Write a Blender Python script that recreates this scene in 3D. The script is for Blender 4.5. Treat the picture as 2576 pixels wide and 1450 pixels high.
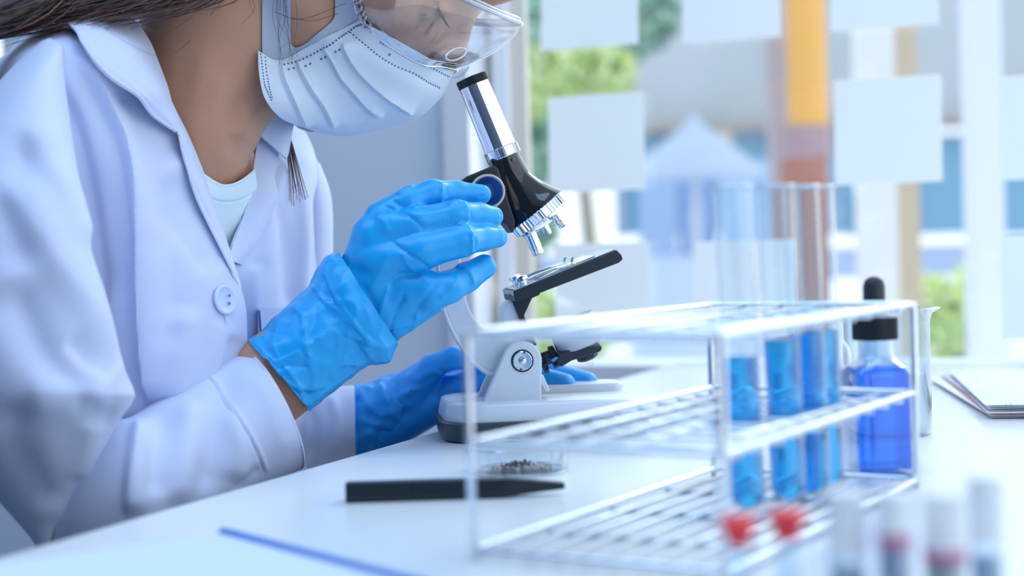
import bpy, math, random
import numpy as np
from mathutils import Vector, Matrix, noise
from mathutils.bvhtree import BVHTree
random.seed(7); rng = np.random.RandomState(7)
S = bpy.context.scene
for o in list(bpy.data.objects): bpy.data.objects.remove(o)
C = S.collection
# ------------------------------------------------------------------ camera
TZ = 0.75                      # table top height
FP = 3937.5                    # focal length in px of the 2576 frame
CAM = np.array([0.0, 0.0, TZ + 0.133])
PITCH, ROLL = 0.02634, -0.02845
cp, sp = math.cos(PITCH), math.sin(PITCH)
_F = np.array([0, cp, -sp]); _R0 = np.array([1.0, 0, 0]); _U0 = np.array([0, sp, cp])
_R = math.cos(ROLL)*_R0 + math.sin(ROLL)*_U0
_U = -math.sin(ROLL)*_R0 + math.cos(ROLL)*_U0
cd = bpy.data.cameras.new('camera'); cam = bpy.data.objects.new('camera', cd); C.objects.link(cam)
cam.matrix_world = Matrix([[_R[0], _U[0], -_F[0], CAM[0]], [_R[1], _U[1], -_F[1], CAM[1]], [_R[2], _U[2], -_F[2], CAM[2]], [0, 0, 0, 1]])
cd.sensor_width = 36.0; cd.lens = FP/2576*36.0; cd.clip_start = 0.02; cd.clip_end = 200
cd.dof.use_dof = True; cd.dof.focus_distance = 1.055; cd.dof.aperture_fstop = 4.1; cd.dof.aperture_blades = 0
S.camera = cam
S.view_settings.view_transform = 'Standard'; S.view_settings.look = 'None'
S.view_settings.gamma = 1.0; S.view_settings.use_curve_mapping = False
S.view_settings.exposure = 0.12
S.cycles.max_bounces = 20; S.cycles.transmission_bounces = 16; S.cycles.transparent_max_bounces = 40; S.cycles.glossy_bounces = 6; S.cycles.diffuse_bounces = 4
# ------------------------------------------------------------------ world and lights
W = bpy.data.worlds.new('daylight'); S.world = W; W.use_nodes = True
wn = W.node_tree.nodes; wl = W.node_tree.links; wn.clear()
wo = wn.new('ShaderNodeOutputWorld'); wb = wn.new('ShaderNodeBackground')
tc = wn.new('ShaderNodeTexCoord'); sx = wn.new('ShaderNodeSeparateXYZ'); wr = wn.new('ShaderNodeValToRGB')
wl.new(tc.outputs['Generated'], sx.inputs[0]); wl.new(sx.outputs['Z'], wr.inputs[0])
wr.color_ramp.elements[0].position = 0.0; wr.color_ramp.elements[0].color = (0.93, 0.96, 1.0, 1)
wr.color_ramp.elements[1].position = 0.6; wr.color_ramp.elements[1].color = (0.72, 0.86, 1.0, 1)
wl.new(wr.outputs[0], wb.inputs[0]); wl.new(wb.outputs[0], wo.inputs[0])
wb.inputs[1].default_value = 1.55
sd = bpy.data.lights.new('sun', 'SUN'); sd.energy = .55; sd.angle = math.radians(14); sd.color = (1.0, 0.97, 0.93)
sun = bpy.data.objects.new('sun', sd); C.objects.link(sun)
sun.rotation_euler = Vector((-0.55, -0.62, -0.62)).to_track_quat('-Z', 'Y').to_euler()
ad = bpy.data.lights.new('window_daylight', 'AREA'); ad.shape = 'RECTANGLE'; ad.size = 1.5; ad.size_y = 1.0; ad.energy = 2.8; ad.color = (0.93, 0.97, 1.0)
al = bpy.data.objects.new('window_daylight', ad); C.objects.link(al)

cl_ = bpy.data.lights.new('ceiling_fill', 'AREA'); cl_.shape = 'RECTANGLE'; cl_.size = 2.2; cl_.size_y = 1.4; cl_.energy = 27; cl_.color = (0.47, 0.69, 1.0)  # added fill light: cool room ambient from overhead, no fixture there
clo = bpy.data.objects.new('ceiling_fill', cl_); C.objects.link(clo); clo.location = (-.45, .45, 2.62)
# ------------------------------------------------------------------ maths helpers
def ray(px, py):
    d = _F + _R*((px-1288.0)/FP) - _U*((py-725.0)/FP)
    return d
def P(px, py, Y):
    d = ray(px, py); return CAM + d*(Y/d[1])
def G(px, py, z=TZ):
    d = ray(px, py); return CAM + d*((z-CAM[2])/d[2])
def proj(V):
    V = np.asarray(V, float) - CAM; d = V@_F
    return 1288+FP*(V@_R)/d, 725-FP*(V@_U)/d
def pxm(Y): return Y/FP                       # metres per pixel at depth Y
def s2l(c): return tuple(((x/12.92) if x <= .04045 else ((x+.055)/1.055)**2.4) for x in c)
def hexc(h): return s2l(tuple(int(h[i:i+2], 16)/255 for i in (0, 2, 4)))
al.location = P(1900, 250, 1.62); al.location.z = TZ + .55
al.rotation_euler = Vector((-0.55, -1.0, -0.25)).to_track_quat('-Z', 'Y').to_euler()

def nrm(v): v = np.asarray(v, float); return v/(np.linalg.norm(v)+1e-12)
def catmull(pts, n):
    pts = np.asarray(pts, float); m = len(pts)
    if m == 2:
        t = np.linspace(0, 1, n)[:, None]; return pts[0]*(1-t)+pts[1]*t
    e = np.concatenate([(2*pts[0]-pts[1])[None], pts, (2*pts[-1]-pts[-2])[None]])
    t = np.linspace(0, m-1, n); i = np.clip(t.astype(int), 0, m-2); f = (t-i)
    f = f.reshape((-1,)+(1,)*(pts.ndim-1))
    p0, p1, p2, p3 = e[i], e[i+1], e[i+2], e[i+3]
    return .5*((2*p1)+(-p0+p2)*f+(2*p0-5*p1+4*p2-p3)*f**2+(-p0+3*p1-3*p2+p3)*f**3)
# ------------------------------------------------------------------ materials
MATS = {}
def mat(name, col, rough=.5, metal=0., spec=.5, sss=0., bump=None, coat=0., vary=None, sheen=0., alpha=None):
    if name in MATS: return MATS[name]
    m = bpy.data.materials.new(name); m.use_nodes = True; n = m.node_tree.nodes; l = m.node_tree.links
    b = n['Principled BSDF']
    b.inputs['Base Color'].default_value = (*col, 1); b.inputs['Roughness'].default_value = rough
    b.inputs['Metallic'].default_value = metal; b.inputs['Specular IOR Level'].default_value = spec
    b.inputs['Coat Weight'].default_value = coat; b.inputs['Coat Roughness'].default_value = .08
    if sheen: b.inputs['Sheen Weight'].default_value = sheen
    if sss:
        b.inputs['Subsurface Weight'].default_value = sss; b.inputs['Subsurface Scale'].default_value = .012
        b.inputs['Subsurface Radius'].default_value = (1, .5, .35)
    t = n.new('ShaderNodeTexCoord')
    if vary:
        nz = n.new('ShaderNodeTexNoise'); nz.inputs['Scale'].default_value = vary[0]; nz.inputs['Detail'].default_value = 4
        mx = n.new('ShaderNodeMix'); mx.data_type = 'RGBA'; mx.inputs[6].default_value = (*col, 1); mx.inputs[7].default_value = (*vary[1], 1)
        rp = n.new('ShaderNodeMapRange'); rp.inputs[1].default_value = .4; rp.inputs[2].default_value = .62
        l.new(t.outputs['Object'], nz.inputs[0]); l.new(nz.outputs[0], rp.inputs[0]); l.new(rp.outputs[0], mx.inputs[0]); l.new(mx.outputs[2], b.inputs['Base Color'])
    if bump:
        kind, scale, dist = bump
        if kind == 'noise':
            nb = n.new('ShaderNodeTexNoise'); nb.inputs['Scale'].default_value = scale; nb.inputs['Detail'].default_value = 6
        elif kind == 'wave':
            nb = n.new('ShaderNodeTexWave'); nb.inputs['Scale'].default_value = scale; nb.bands_direction = 'DIAGONAL'
        else:
            nb = n.new('ShaderNodeTexVoronoi'); nb.inputs['Scale'].default_value = scale; nb.feature = 'DISTANCE_TO_EDGE'
        l.new(t.outputs['Object'], nb.inputs[0])
        bp = n.new('ShaderNodeBump'); bp.inputs['Distance'].default_value = dist; bp.inputs['Strength'].default_value = 1
        l.new(nb.outputs[0], bp.inputs['Height']); l.new(bp.outputs[0], b.inputs['Normal'])
    MATS[name] = m; return m
def glassmat(name, tint=(.93, .97, 1), edge=.5, rough=.03, ior=1.45, haze=0., pw_=2.2):
    """clear sheet glass: fresnel mix of transparent and glossy (for shells with thickness)"""
    if name in MATS: return MATS[name]
    m = bpy.data.materials.new(name); m.use_nodes = True; n = m.node_tree.nodes; l = m.node_tree.links; n.clear()
    o = n.new('ShaderNodeOutputMaterial'); tr = n.new('ShaderNodeBsdfTransparent'); tr.inputs[0].default_value = (*tint, 1)
    gl = n.new('ShaderNodeBsdfGlossy'); gl.inputs['Roughness'].default_value = rough
    fr = n.new('ShaderNodeLayerWeight'); fr.inputs[0].default_value = edge
    mx = n.new('ShaderNodeMixShader'); l.new(fr.outputs['Facing'], mx.inputs[0])
    pw = n.new('ShaderNodeMath'); pw.operation = 'POWER'; pw.inputs[1].default_value = pw_; l.new(fr.outputs['Facing'], pw.inputs[0])
    ad_ = n.new('ShaderNodeMath'); ad_.operation = 'ADD'; ad_.inputs[1].default_value = .04+haze; ad_.use_clamp = True; l.new(pw.outputs[0], ad_.inputs[0]); l.new(ad_.outputs[0], mx.inputs[0])
    l.new(tr.outputs[0], mx.inputs[1]); l.new(gl.outputs[0], mx.inputs[2]); l.new(mx.outputs[0], o.inputs[0])
    MATS[name] = m; return m
def liquidmat(name, col, clear=.35, ior=1.33, back=.6):
    """dyed liquid: scatters and lets light through"""
    if name in MATS: return MATS[name]
    m = bpy.data.materials.new(name); m.use_nodes = True; n = m.node_tree.nodes; l = m.node_tree.links; n.clear()
    o = n.new('ShaderNodeOutputMaterial'); d = n.new('ShaderNodeBsdfDiffuse'); t = n.new('ShaderNodeBsdfTranslucent'); r = n.new('ShaderNodeBsdfRefraction' if ior else 'ShaderNodeBsdfTransparent'); g = n.new('ShaderNodeBsdfGlossy')
    for q in (d, t): q.inputs[0].default_value = (*col, 1)
    r.inputs[0].default_value = (*[c**.6 for c in col], 1)
    if ior: r.inputs['IOR'].default_value = ior; r.inputs['Roughness'].default_value = .02
    g.inputs['Roughness'].default_value = .05
    a = n.new('ShaderNodeMixShader'); a.inputs[0].default_value = back; l.new(d.outputs[0], a.inputs[1]); l.new(t.outputs[0], a.inputs[2])
    b = n.new('ShaderNodeMixShader'); b.inputs[0].default_value = clear; l.new(a.outputs[0], b.inputs[1]); l.new(r.outputs[0], b.inputs[2])
    f = n.new('ShaderNodeFresnel'); f.inputs[0].default_value = 1.33 if ior else 1.01; c = n.new('ShaderNodeMixShader'); l.new(f.outputs[0], c.inputs[0]); l.new(b.outputs[0], c.inputs[1]); l.new(g.outputs[0], c.inputs[2])
    l.new(c.outputs[0], o.inputs[0]); MATS[name] = m; return m
M_COAT = mat('white_cotton', hexc('d6e0fb'), .85, spec=.15, bump=('wave', 900, .00006), sheen=.2)
M_TEE = mat('pale_jersey', hexc('dff1f7'), .9, spec=.1)
M_SKIN = mat('skin', hexc('c99679'), .5, spec=.35, sss=.12, bump=('noise', 700, .0002))
M_GLOVE = mat('blue_nitrile', hexc('12a8ee'), .33, spec=.5, bump=('noise', 900, .00012))
M_GLOVE2 = mat('blue_nitrile_matt', hexc('1fa0f4'), .36, spec=.5, bump=('noise', 900, .00012))
M_MASK = mat('mask_fabric', hexc('e2ecf6'), .9, spec=.1, bump=('voronoi', 900, .00012))
M_MASKDOT = mat('weld_mark', hexc('5d7ba6'), .8)
M_STRAP = mat('ear_loop_fabric', hexc('b9c0d0'), .95, bump=('noise', 1500, .0003))
M_HAIR = mat('dark_brown_hair', hexc('33241f'), .35, spec=.6)
M_HAIR2 = mat('brown_hair', hexc('6b4536'), .4, spec=.6)
M_CHROME = mat('chrome', (.82, .84, .88), .06, 1.0)
M_BLACKG = mat('glossy_black_enamel', (.006, .008, .013), .08, coat=.6)
M_BLACK = mat('matt_black_plastic', (.012, .022, .034), .42)
M_STAGE = mat('stage_black', (.012, .02, .03), .38)
M_STAGETOP = mat('stage_top', (.38, .46, .54), .25)
M_WHITE = mat('white_enamel', hexc('dfe6ee'), .28, spec=.5)
M_BASEB = mat('base_dark_grey', hexc('33424f'), .35)
M_TABLE = mat('white_tabletop', hexc('e3e7e9'), .25, spec=.4)
M_TEDGE = mat('table_edge', hexc('cfd6dc'), .5)
M_PAPER = mat('paper', hexc('f4f7fb'), .8)
M_NOTE = liquidmat('note_paper', (.97, .985, .985), clear=0., ior=None, back=.42)
M_STEEL = mat('steel_wire', (.80, .85, .90), .24, 1.0)
M_GLASS = glassmat('clear_glass')
M_TUBEG = glassmat('tube_glass', (.96, .985, 1), .5, .02, pw_=3.2)
M_PLAST = glassmat('clear_plastic', (.95, .98, 1), .45, .08, haze=.02)
M_GOGG = glassmat('goggle_plastic', (.95, .97, 1.0), .4, .05, haze=.03, pw_=3.0)
M_GOGR = glassmat('goggle_rim', (.86, .92, 1), .55, .1, haze=.25)
M_RIM = glassmat('dish_rim', (.9, .95, 1), .5, .15, haze=.45)
M_BLUE = liquidmat('bright_blue_liquid', (.07, .62, 1.0), clear=.82, back=.8)
M_DBLUE = liquidmat('deep_blue_liquid', (.10, .40, 1.0), clear=.78, back=.8, ior=None)
M_PURP = liquidmat('magenta_liquid', (.2, .02, .15), clear=.3)
M_RED = mat('red_rubber', hexc('f5343c'), .5)
M_DIRT = mat('dry_soil', hexc('6a5f58'), .95, vary=(260, hexc('b9b2a8')))
M_DIRT2 = mat('brown_soil', hexc('54372b'), .95)
M_WALL = mat('wall_paint', hexc('dfeaf7'), .9)
M_FRAME = mat('window_frame_paint', hexc('eceff4'), .6)
# ------------------------------------------------------------------ object helpers
OFF = {}
def tag(o, label=None, cat=None, group=None, kind=None):
    if label: o['label'] = label
    if cat: o['category'] = cat
    if group: o['group'] = group
    if kind: o['kind'] = kind
    return o
def empty(name, loc, label=None, cat=None, group=None):
    o = bpy.data.objects.new(name, None); C.objects.link(o); o.location = Vector([float(a) for a in loc]); o.empty_display_size = .02
    OFF[o] = np.array([float(a) for a in loc]); tag(o, label, cat, group); return o
def obj(name, V, F, m, parent=None, smooth=True, origin=None, mi=None, sharp=50):
    V = np.asarray(V, float)
    if parent is not None: off = OFF[parent]
    elif origin is not None: off = np.asarray(origin, float)
    else:
        off = np.array([V[:, 0].mean(), V[:, 1].mean(), V[:, 2].min()])
    me = bpy.data.meshes.new(name); me.from_pydata((V-off).tolist(), [], [list(map(int, f)) for f in F])
    ms = m if isinstance(m, (list, tuple)) else [m]
    for q in ms: me.materials.append(q)
    if mi is not None: me.polygons.foreach_set('material_index', np.asarray(mi, dtype=np.int32))
    if smooth:
        me.polygons.foreach_set('use_smooth', [True]*len(me.polygons))
    me.update()
    if smooth and sharp is not None: me.set_sharp_from_angle(angle=math.radians(sharp))
    o = bpy.data.objects.new(name, me); C.objects.link(o)
    if parent is not None: o.parent = parent; OFF[o] = off
    else: o.location = Vector(off.tolist()); OFF[o] = off
    return o
class MB:
    def __init__(s): s.V = []; s.F = []; s.M = []; s.n = 0
    def add(s, V, F, mi=0):
        V = np.asarray(V, float); s.V.append(V); s.F += [[int(i)+s.n for i in f] for f in F]; s.M += [mi]*len(F); s.n += len(V); return s
    def build(s, name, m, parent=None, **k):
        return obj(name, np.vstack(s.V), s.F, m, parent, mi=s.M, **k)
def ringsurf(rings, closed=True, cap0=True, cap1=True):
    """rings: (n,k,3)"""
    R = np.asarray(rings, float); n, k = R.shape[:2]; F = []
    kk = k if closed else k-1
    for i in range(n-1):
        for j in range(kk):
            a = i*k+j; b = i*k+(j+1) % k; F.append((a, b, b+k, a+k))
    V = R.reshape(-1, 3)
    if cap0: F.append(tuple(range(k-1, -1, -1)))
    if cap1: F.append(tuple(range((n-1)*k, n*k)))
    return V, F
def frame_of(d):
    d = nrm(d); a = np.array([0, 0, 1.0]) if abs(d[2]) < .9 else np.array([1.0, 0, 0])
    x = nrm(np.cross(a, d)); return x, np.cross(d, x), d
def lathe(base, axis, prof, k=32, cap=True, x=None):
    """prof list of (r, h) along axis"""
    X, Y_, D = frame_of(axis); t = np.linspace(0, 2*math.pi, k, endpoint=False)
    cs = np.cos(t)[:, None]*X+np.sin(t)[:, None]*Y_
    R = [np.asarray(base)+D*h+cs*max(r, 1e-5) for r, h in prof]
    return ringsurf(R, True, cap, cap)
def cyl(a, b, r, r2=None, k=20):
    a = np.asarray(a, float); b = np.asarray(b, float); L = np.linalg.norm(b-a)
    return lathe(a, b-a, [(r, 0), (r2 if r2 is not None else r, L)], k)
def rod(a, b, r, k=12, bev=.3):
    a = np.asarray(a, float); b = np.asarray(b, float); L = np.linalg.norm(b-a); e = r*bev
    return lathe(a, b-a, [(r-e, 0), (r, e), (r, L-e), (r-e, L)], k)
def tube(pts, r, k=8, n=None, closed=False, caps=True):
    pts = np.asarray(pts, float)
    if n: pts = catmull(pts, n)
    m = len(pts); rr = np.broadcast_to(np.asarray(r, float), (m,)) if (np.ndim(r) == 0 or len(r) == m) else np.interp(np.linspace(0, 1, m), np.linspace(0, 1, len(r)), r)
    T = np.gradient(pts, axis=0); T /= np.linalg.norm(T, axis=1)[:, None]+1e-12
    X = frame_of(T[0])[0]; R = []; t = np.linspace(0, 2*math.pi, k, endpoint=False)
    for i in range(m):
        X = nrm(X-T[i]*np.dot(X, T[i])); Yv = np.cross(T[i], X)
        R.append(pts[i]+(np.cos(t)[:, None]*X+np.sin(t)[:, None]*Yv)*rr[i])
    V, F = ringsurf(R, True, caps and not closed, caps and not closed)
    if closed:
        for j in range(k): F.append(((m-1)*k+j, (m-1)*k+(j+1) % k, (j+1) % k, j))
    return V, F
def box(c, ax, ay, az):
    """c centre, ax, ay, az half vectors"""
    c = np.asarray(c, float); ax, ay, az = map(lambda q: np.asarray(q, float), (ax, ay, az)); V = []
    for k in (-1, 1):
        for j in (-1, 1):
            for i in (-1, 1): V.append(c+ax*i+ay*j+az*k)
    return V, [(0, 2, 3, 1), (4, 5, 7, 6), (0, 1, 5, 4), (2, 6, 7, 3), (0, 4, 6, 2), (1, 3, 7, 5)]
def bbox_obj(name, V, F, m, parent=None, bev=.001, seg=3, **k):
    o = obj(name, V, F, m, parent, **k)
    md = o.modifiers.new('bevel', 'BEVEL'); md.width = bev; md.segments = seg; md.limit_method = 'ANGLE'; md.angle_limit = .6; md.harden_normals = False
    o.data.set_sharp_from_angle(angle=math.radians(35)); return o
def prism(poly, d):
    """poly world pts (n,3), d extrude vector"""
    poly = np.asarray(poly, float); n = len(poly); V = np.vstack([poly, poly+np.asarray(d)])
    F = [tuple(range(n-1, -1, -1)), tuple(range(n, 2*n))]+[(i, (i+1) % n, n+(i+1) % n, n+i) for i in range(n)]
    return V, F
def vnormals(V, F):
    V = np.asarray(V); N = np.zeros_like(V)
    Q = np.array([f if len(f) == 4 else (f[0], f[1], f[2], f[2]) for f in F if len(f) in (3, 4)])
    n = np.cross(V[Q[:, 2]]-V[Q[:, 0]], V[Q[:, 3]]-V[Q[:, 1]])
    for j in range(4): np.add.at(N, Q[:, j], n)
    return N/(np.linalg.norm(N, axis=1)[:, None]+1e-12)
def polydist(x, y, pl):
    """signed distance (px) to a polyline and parameter 0..1"""
    best = np.full(x.shape, 1e9); sg = np.ones(x.shape); tt = np.zeros(x.shape)
    pl = np.asarray(pl, float)
    if len(pl) > 2: pl = catmull(pl, len(pl)*6)
    L = np.r_[0, np.cumsum(np.linalg.norm(np.diff(pl, axis=0), axis=1))]; tot = L[-1]
    for i in range(len(pl)-1):
        ax, ay = pl[i]; dx, dy = pl[i+1]-pl[i]; l2 = dx*dx+dy*dy+1e-9
        t = np.clip(((x-ax)*dx+(y-ay)*dy)/l2, 0, 1); ex = x-ax-t*dx; ey = y-ay-t*dy; d = np.hypot(ex, ey)
        m = d < best; best = np.where(m, d, best); sg = np.where(m, np.where(dx*ey-dy*ex > 0, 1, -1), sg); tt = np.where(m, (L[i]+t*math.sqrt(l2))/tot, tt)
    return best, sg, tt
def crease(V, F, lines, both=False, cusp=False):
    """folds: each (polyline px, amplitude m, width right px, width left px, taper) moved along the surface normal"""
    V = np.asarray(V, float).copy(); N = vnormals(V, F); x, y = proj(V)
    vd = V-CAM; vd /= np.linalg.norm(vd, axis=1)[:, None]; fc = -(N*vd).sum(1)
    wf = np.clip(fc*2.5, 0, 1) if not both else np.clip(np.abs(fc)*2.5, 0, 1)*np.sign(fc)
    D = np.zeros(len(V))
    for ln in lines:
        pl, amp, w1 = ln[0], ln[1], ln[2]; w2 = ln[3] if len(ln) > 3 else w1; tp = ln[4] if len(ln) > 4 else .2
        pa = np.asarray(pl, float); mg = 3*max(w1, w2)
        sel = np.where((x > pa[:, 0].min()-mg) & (x < pa[:, 0].max()+mg) & (y > pa[:, 1].min()-mg) & (y < pa[:, 1].max()+mg))[0]
        if not len(sel): continue
        d, s, t = polydist(x[sel], y[sel], pl)
        w = np.where(s > 0, w1, w2); e = np.clip(np.minimum(t, 1-t)/max(tp, 1e-3), 0, 1); e = e*e*(3-2*e) if tp > 0 else 1
        D[sel] += amp*(np.exp(-(np.sqrt(d*d+1.2)-1.1)/(w*.8)) if cusp else np.exp(-(d/w)**2))*e
    return V+N*(D*wf)[:, None]
def patch(rows, n, m, th=.0012, lines=(), extra=None, conv=None, cusp=False):
    """control grid rows of (px,py,Y); returns a sheet with thickness, vertices then faces; outer side faces camera"""
    Gd = np.array([[P(*c) if conv is None else conv(*c) for c in r] for r in rows])
    A = catmull(Gd, n); A = np.swapaxes(catmull(np.swapaxes(A, 0, 1), m), 0, 1)
    V = A.reshape(-1, 3); F = [(i*m+j, i*m+j+1, (i+1)*m+j+1, (i+1)*m+j) for i in range(n-1) for j in range(m-1)]
    N = vnormals(V, F); c = V.mean(0)
    if np.sum(N*(CAM-V)) < 0: F = [f[::-1] for f in F]
    if lines: V = crease(V, F, lines, both=True, cusp=cusp)
    if extra is not None: V = extra(V, vnormals(V, F))
    N = vnormals(V, F); k = len(V); V2 = np.vstack([V, V-N*th])
    F2 = list(F)+[tuple(k+i for i in f[::-1]) for f in F]
    bd = [(i*m, (i+1)*m) for i in range(n-1)]+[((n-1)*m+j, (n-1)*m+j+1) for j in range(m-1)]+[((i+1)*m+m-1, i*m+m-1) for i in range(n-1)][::-1]+[(j+1, j) for j in range(m-1)][::-1]
    flip = F[0][0] == 0 and F[0][1] == 1
    for a, b in bd:
        F2.append((a, b, b+k, a+k) if flip else (b, a, a+k, b+k))
    return V2, F2
# ---- signed distance modelling on a grid, surfaced with surface nets
class SDF:
    def __init__(s, lo, hi, h):
        s.lo = np.asarray(lo, float); s.h = h; s.n = np.ceil((np.asarray(hi)-s.lo)/h).astype(int)+1
        s.d = np.full(s.n, 1.0, np.float32); s.ax = [s.lo[i]+np.arange(s.n[i])*h for i in range(3)]
    def _sub(s, mn, mx):
        a = np.clip(np.floor((mn-s.lo)/s.h).astype(int), 0, s.n-1); b = np.clip(np.ceil((mx-s.lo)/s.h).astype(int)+1, 1, s.n)
        if np.any(b <= a): return None
        sl = tuple(slice(a[i], b[i]) for i in range(3)); X, Y_, Z = np.meshgrid(*[s.ax[i][sl[i]].astype(np.float32) for i in range(3)], indexing='ij')
        return sl, X, Y_, Z
    def _mix(s, sl, d, k, sub):
        a = s.d[sl]
        if sub:
            hh = np.clip(.5-.5*(a+d)/k, 0, 1) if k else None
            s.d[sl] = (a*(1-hh)+(-d)*hh+k*hh*(1-hh)) if k else np.maximum(a, -d)
        else:
            if k:
                hh = np.clip(.5+.5*(a-d)/k, 0, 1); s.d[sl] = a*(1-hh)+d*hh-k*hh*(1-hh)
            else: s.d[sl] = np.minimum(a, d)
    def cap(s, a, b, ra, rb=None, k=.006, flat=None, sub=False):
        a = np.asarray(a, float); b = np.asarray(b, float); rb = ra if rb is None else rb; R = max(ra, rb)+k+.006
        q = s._sub(np.minimum(a, b)-R, np.maximum(a, b)+R)
        if q is None: return s
        sl, X, Y_, Z = q; ab = b-a; l2 = ab@ab+1e-12
        t = np.clip(((X-a[0])*ab[0]+(Y_-a[1])*ab[1]+(Z-a[2])*ab[2])/l2, 0, 1)
        x = X-a[0]-t*ab[0]; y = Y_-a[1]-t*ab[1]; z = Z-a[2]-t*ab[2]; r = ra+(rb-ra)*t; q2 = x*x+y*y+z*z
        if flat is not None:
            n, sc = nrm(flat[0]), flat[1]; v = x*n[0]+y*n[1]+z*n[2]; q2 = q2+v*v*(1/sc**2-1)
        s._mix(sl, (np.sqrt(q2)-r).astype(np.float32), k, sub); return s
    def ell(s, c, A, k=.006, sub=False):
        """A: three half-axis vectors"""
        c = np.asarray(c, float); A = [np.asarray(v, float) for v in A]; L = [np.linalg.norm(v) for v in A]; R = max(L)+k+.006
        q = s._sub(c-R, c+R)
        if q is None: return s
        sl, X, Y_, Z = q; e = 0
        for v, l in zip(A, L):
            u = v/l; e = e+(((X-c[0])*u[0]+(Y_-c[1])*u[1]+(Z-c[2])*u[2])/l)**2
        e = np.sqrt(e); s._mix(sl, ((e-1)*min(L)).astype(np.float32), k, sub); return s
    def chain(s, pts, k=.006, sub=False, flat=None):
        for a, b in zip(pts[:-1], pts[1:]): s.cap(a[0], b[0], a[1], b[1], k, flat, sub)
        return s
    def mesh(s, smooth=2):
        d = s.d
        for a in range(3):
            for e in (0, -1):
                sl = [slice(None)]*3; sl[a] = e; d[tuple(sl)] = .01
        ins = d < 0; n = d.shape
        c = np.zeros(tuple(i-1 for i in n), np.int8)
        for i in (0, 1):
            for j in (0, 1):
                for k in (0, 1): c += ins[i:n[0]-1+i, j:n[1]-1+j, k:n[2]-1+k]
        act = (c > 0) & (c < 8); idx = np.full(act.shape, -1, np.int64); I, J, K = np.where(act); idx[I, J, K] = np.arange(len(I))
        acc = np.zeros((len(I), 3)); cnt = np.zeros(len(I))
        co = [(i, j, k) for i in (0, 1) for j in (0, 1) for k in (0, 1)]
        for a in co:
            for ax in range(3):
                if a[ax]: continue
                b = list(a); b[ax] = 1
                va = d[I+a[0], J+a[1], K+a[2]]; vb = d[I+b[0], J+b[1], K+b[2]]; m = (va < 0) != (vb < 0)
                t = np.where(m, va/np.where(m, va-vb, 1), 0)
                p = np.array(a, float)[None]+np.zeros((len(I), 3)); p[:, ax] += t
                acc += p*m[:, None]; cnt += m
        V = (acc/cnt[:, None]+np.stack([I, J, K], 1))*s.h+s.lo
        F = []
        for ax in range(3):
            o1, o2 = (ax+1) % 3, (ax+2) % 3
            sa = [slice(None)]*3; sb = [slice(None)]*3; sa[ax] = slice(0, n[ax]-1); sb[ax] = slice(1, n[ax])
            for o in (o1, o2): sa[o] = slice(1, n[o]-1); sb[o] = slice(1, n[o]-1)
            A = ins[tuple(sa)]; B = ins[tuple(sb)]; I2 = np.stack(np.where(A != B), 1); fl = A[tuple(I2.T)]
            g = I2.copy(); g[:, o1] += 1; g[:, o2] += 1
            def at(d1, d2):
                q = g.copy(); q[:, o1] += d1; q[:, o2] += d2; return idx[q[:, 0], q[:, 1], q[:, 2]]
            Q = np.stack([at(-1, -1), at(0, -1), at(0, 0), at(-1, 0)], 1); Q[~fl] = Q[~fl][:, ::-1]; F.append(Q)
        F = np.vstack(F)
        F = F[(F >= 0).all(1)]
        for _ in range(smooth):
            A = np.zeros_like(V); cn = np.zeros(len(V))
            for j in range(4):
                np.add.at(A, F[:, j], V[F[:, (j+1) % 4]]+V[F[:, (j-1) % 4]]); np.add.at(cn, F[:, j], 2)
            V = V*.5+.5*A/cn[:, None]
        return V, F
def hit(o_V, o_F, px, py, bvh=None):
    b = bvh or BVHTree.FromPolygons([Vector(v) for v in o_V], [tuple(map(int, f)) for f in o_F])
    d = nrm(ray(px, py)); r = b.ray_cast(Vector(CAM), Vector(d))
    return (None, None) if r[0] is None else (np.array(r[0]), np.array(r[1]))
def bvh_of(V, F): return BVHTree.FromPolygons([Vector(v) for v in V], [tuple(map(int, f)) for f in F])
def structure(name, V, F, m, parent=None, **k):
    o = obj(name, V, F, m, parent, smooth=False, **k)
    if parent is None: o['kind'] = 'structure'
    return o
# ================================================================== SETTING
# the table's left edge and the window wall share one room direction
EA, EB = G(0, 1402), G(1080, 1091)
TD = nrm(EB-EA)                                   # along the left edge, away from camera
TX = np.array([TD[1], -TD[0], 0.0])               # to the right, along the window wall
UP = np.array([0, 0, 1.0])
WP = P(1480, 621, 1.80); WP[2] = 0                # a point of the window plane
tl = (WP-EA)@TD - .03
c0 = EA - TD*.75; c1 = EA + TD*tl
Wd = 1.9
V, F = prism([c0, c0+TX*Wd, c1+TX*Wd, c1], -UP*.028)
tt = empty('work_table', [(c0+c1+TX*Wd)[0]/2, (c0+c1+TX*Wd)[1]/2, 0], 'white laboratory table carrying the microscope and the glassware', 'table')
o = bbox_obj('table_top', V, F, M_TABLE, tt, .002, 3)
for i, (a, b) in enumerate(((.06, .06), (Wd-.06, .06), (.06, -.06), (Wd-.06, -.06))):
    q = (c0 if b > 0 else c1)+TX*a+TD*b
    V, F = box([q[0], q[1], (TZ-.028)/2], TX*.022, TD*.022, UP*(TZ-.028)/2); bbox_obj('leg', V, F, M_TEDGE, tt, .002, 2)
M_FLOOR = mat('floor_vinyl', hexc('5a6475'), .5, vary=(3, hexc('667083')))
V, F = box([0, .6, -.01], [3, 0, 0], [0, 2.6, 0], UP*.01)
fl = WP+TX*0
V, F = prism([WP-TX*2.6+TD*.1, WP+TX*2.6+TD*.1, WP+TX*2.6-TD*3.4, WP-TX*2.6-TD*3.4], -UP*.02)
structure('floor', V, F, M_FLOOR)
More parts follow.
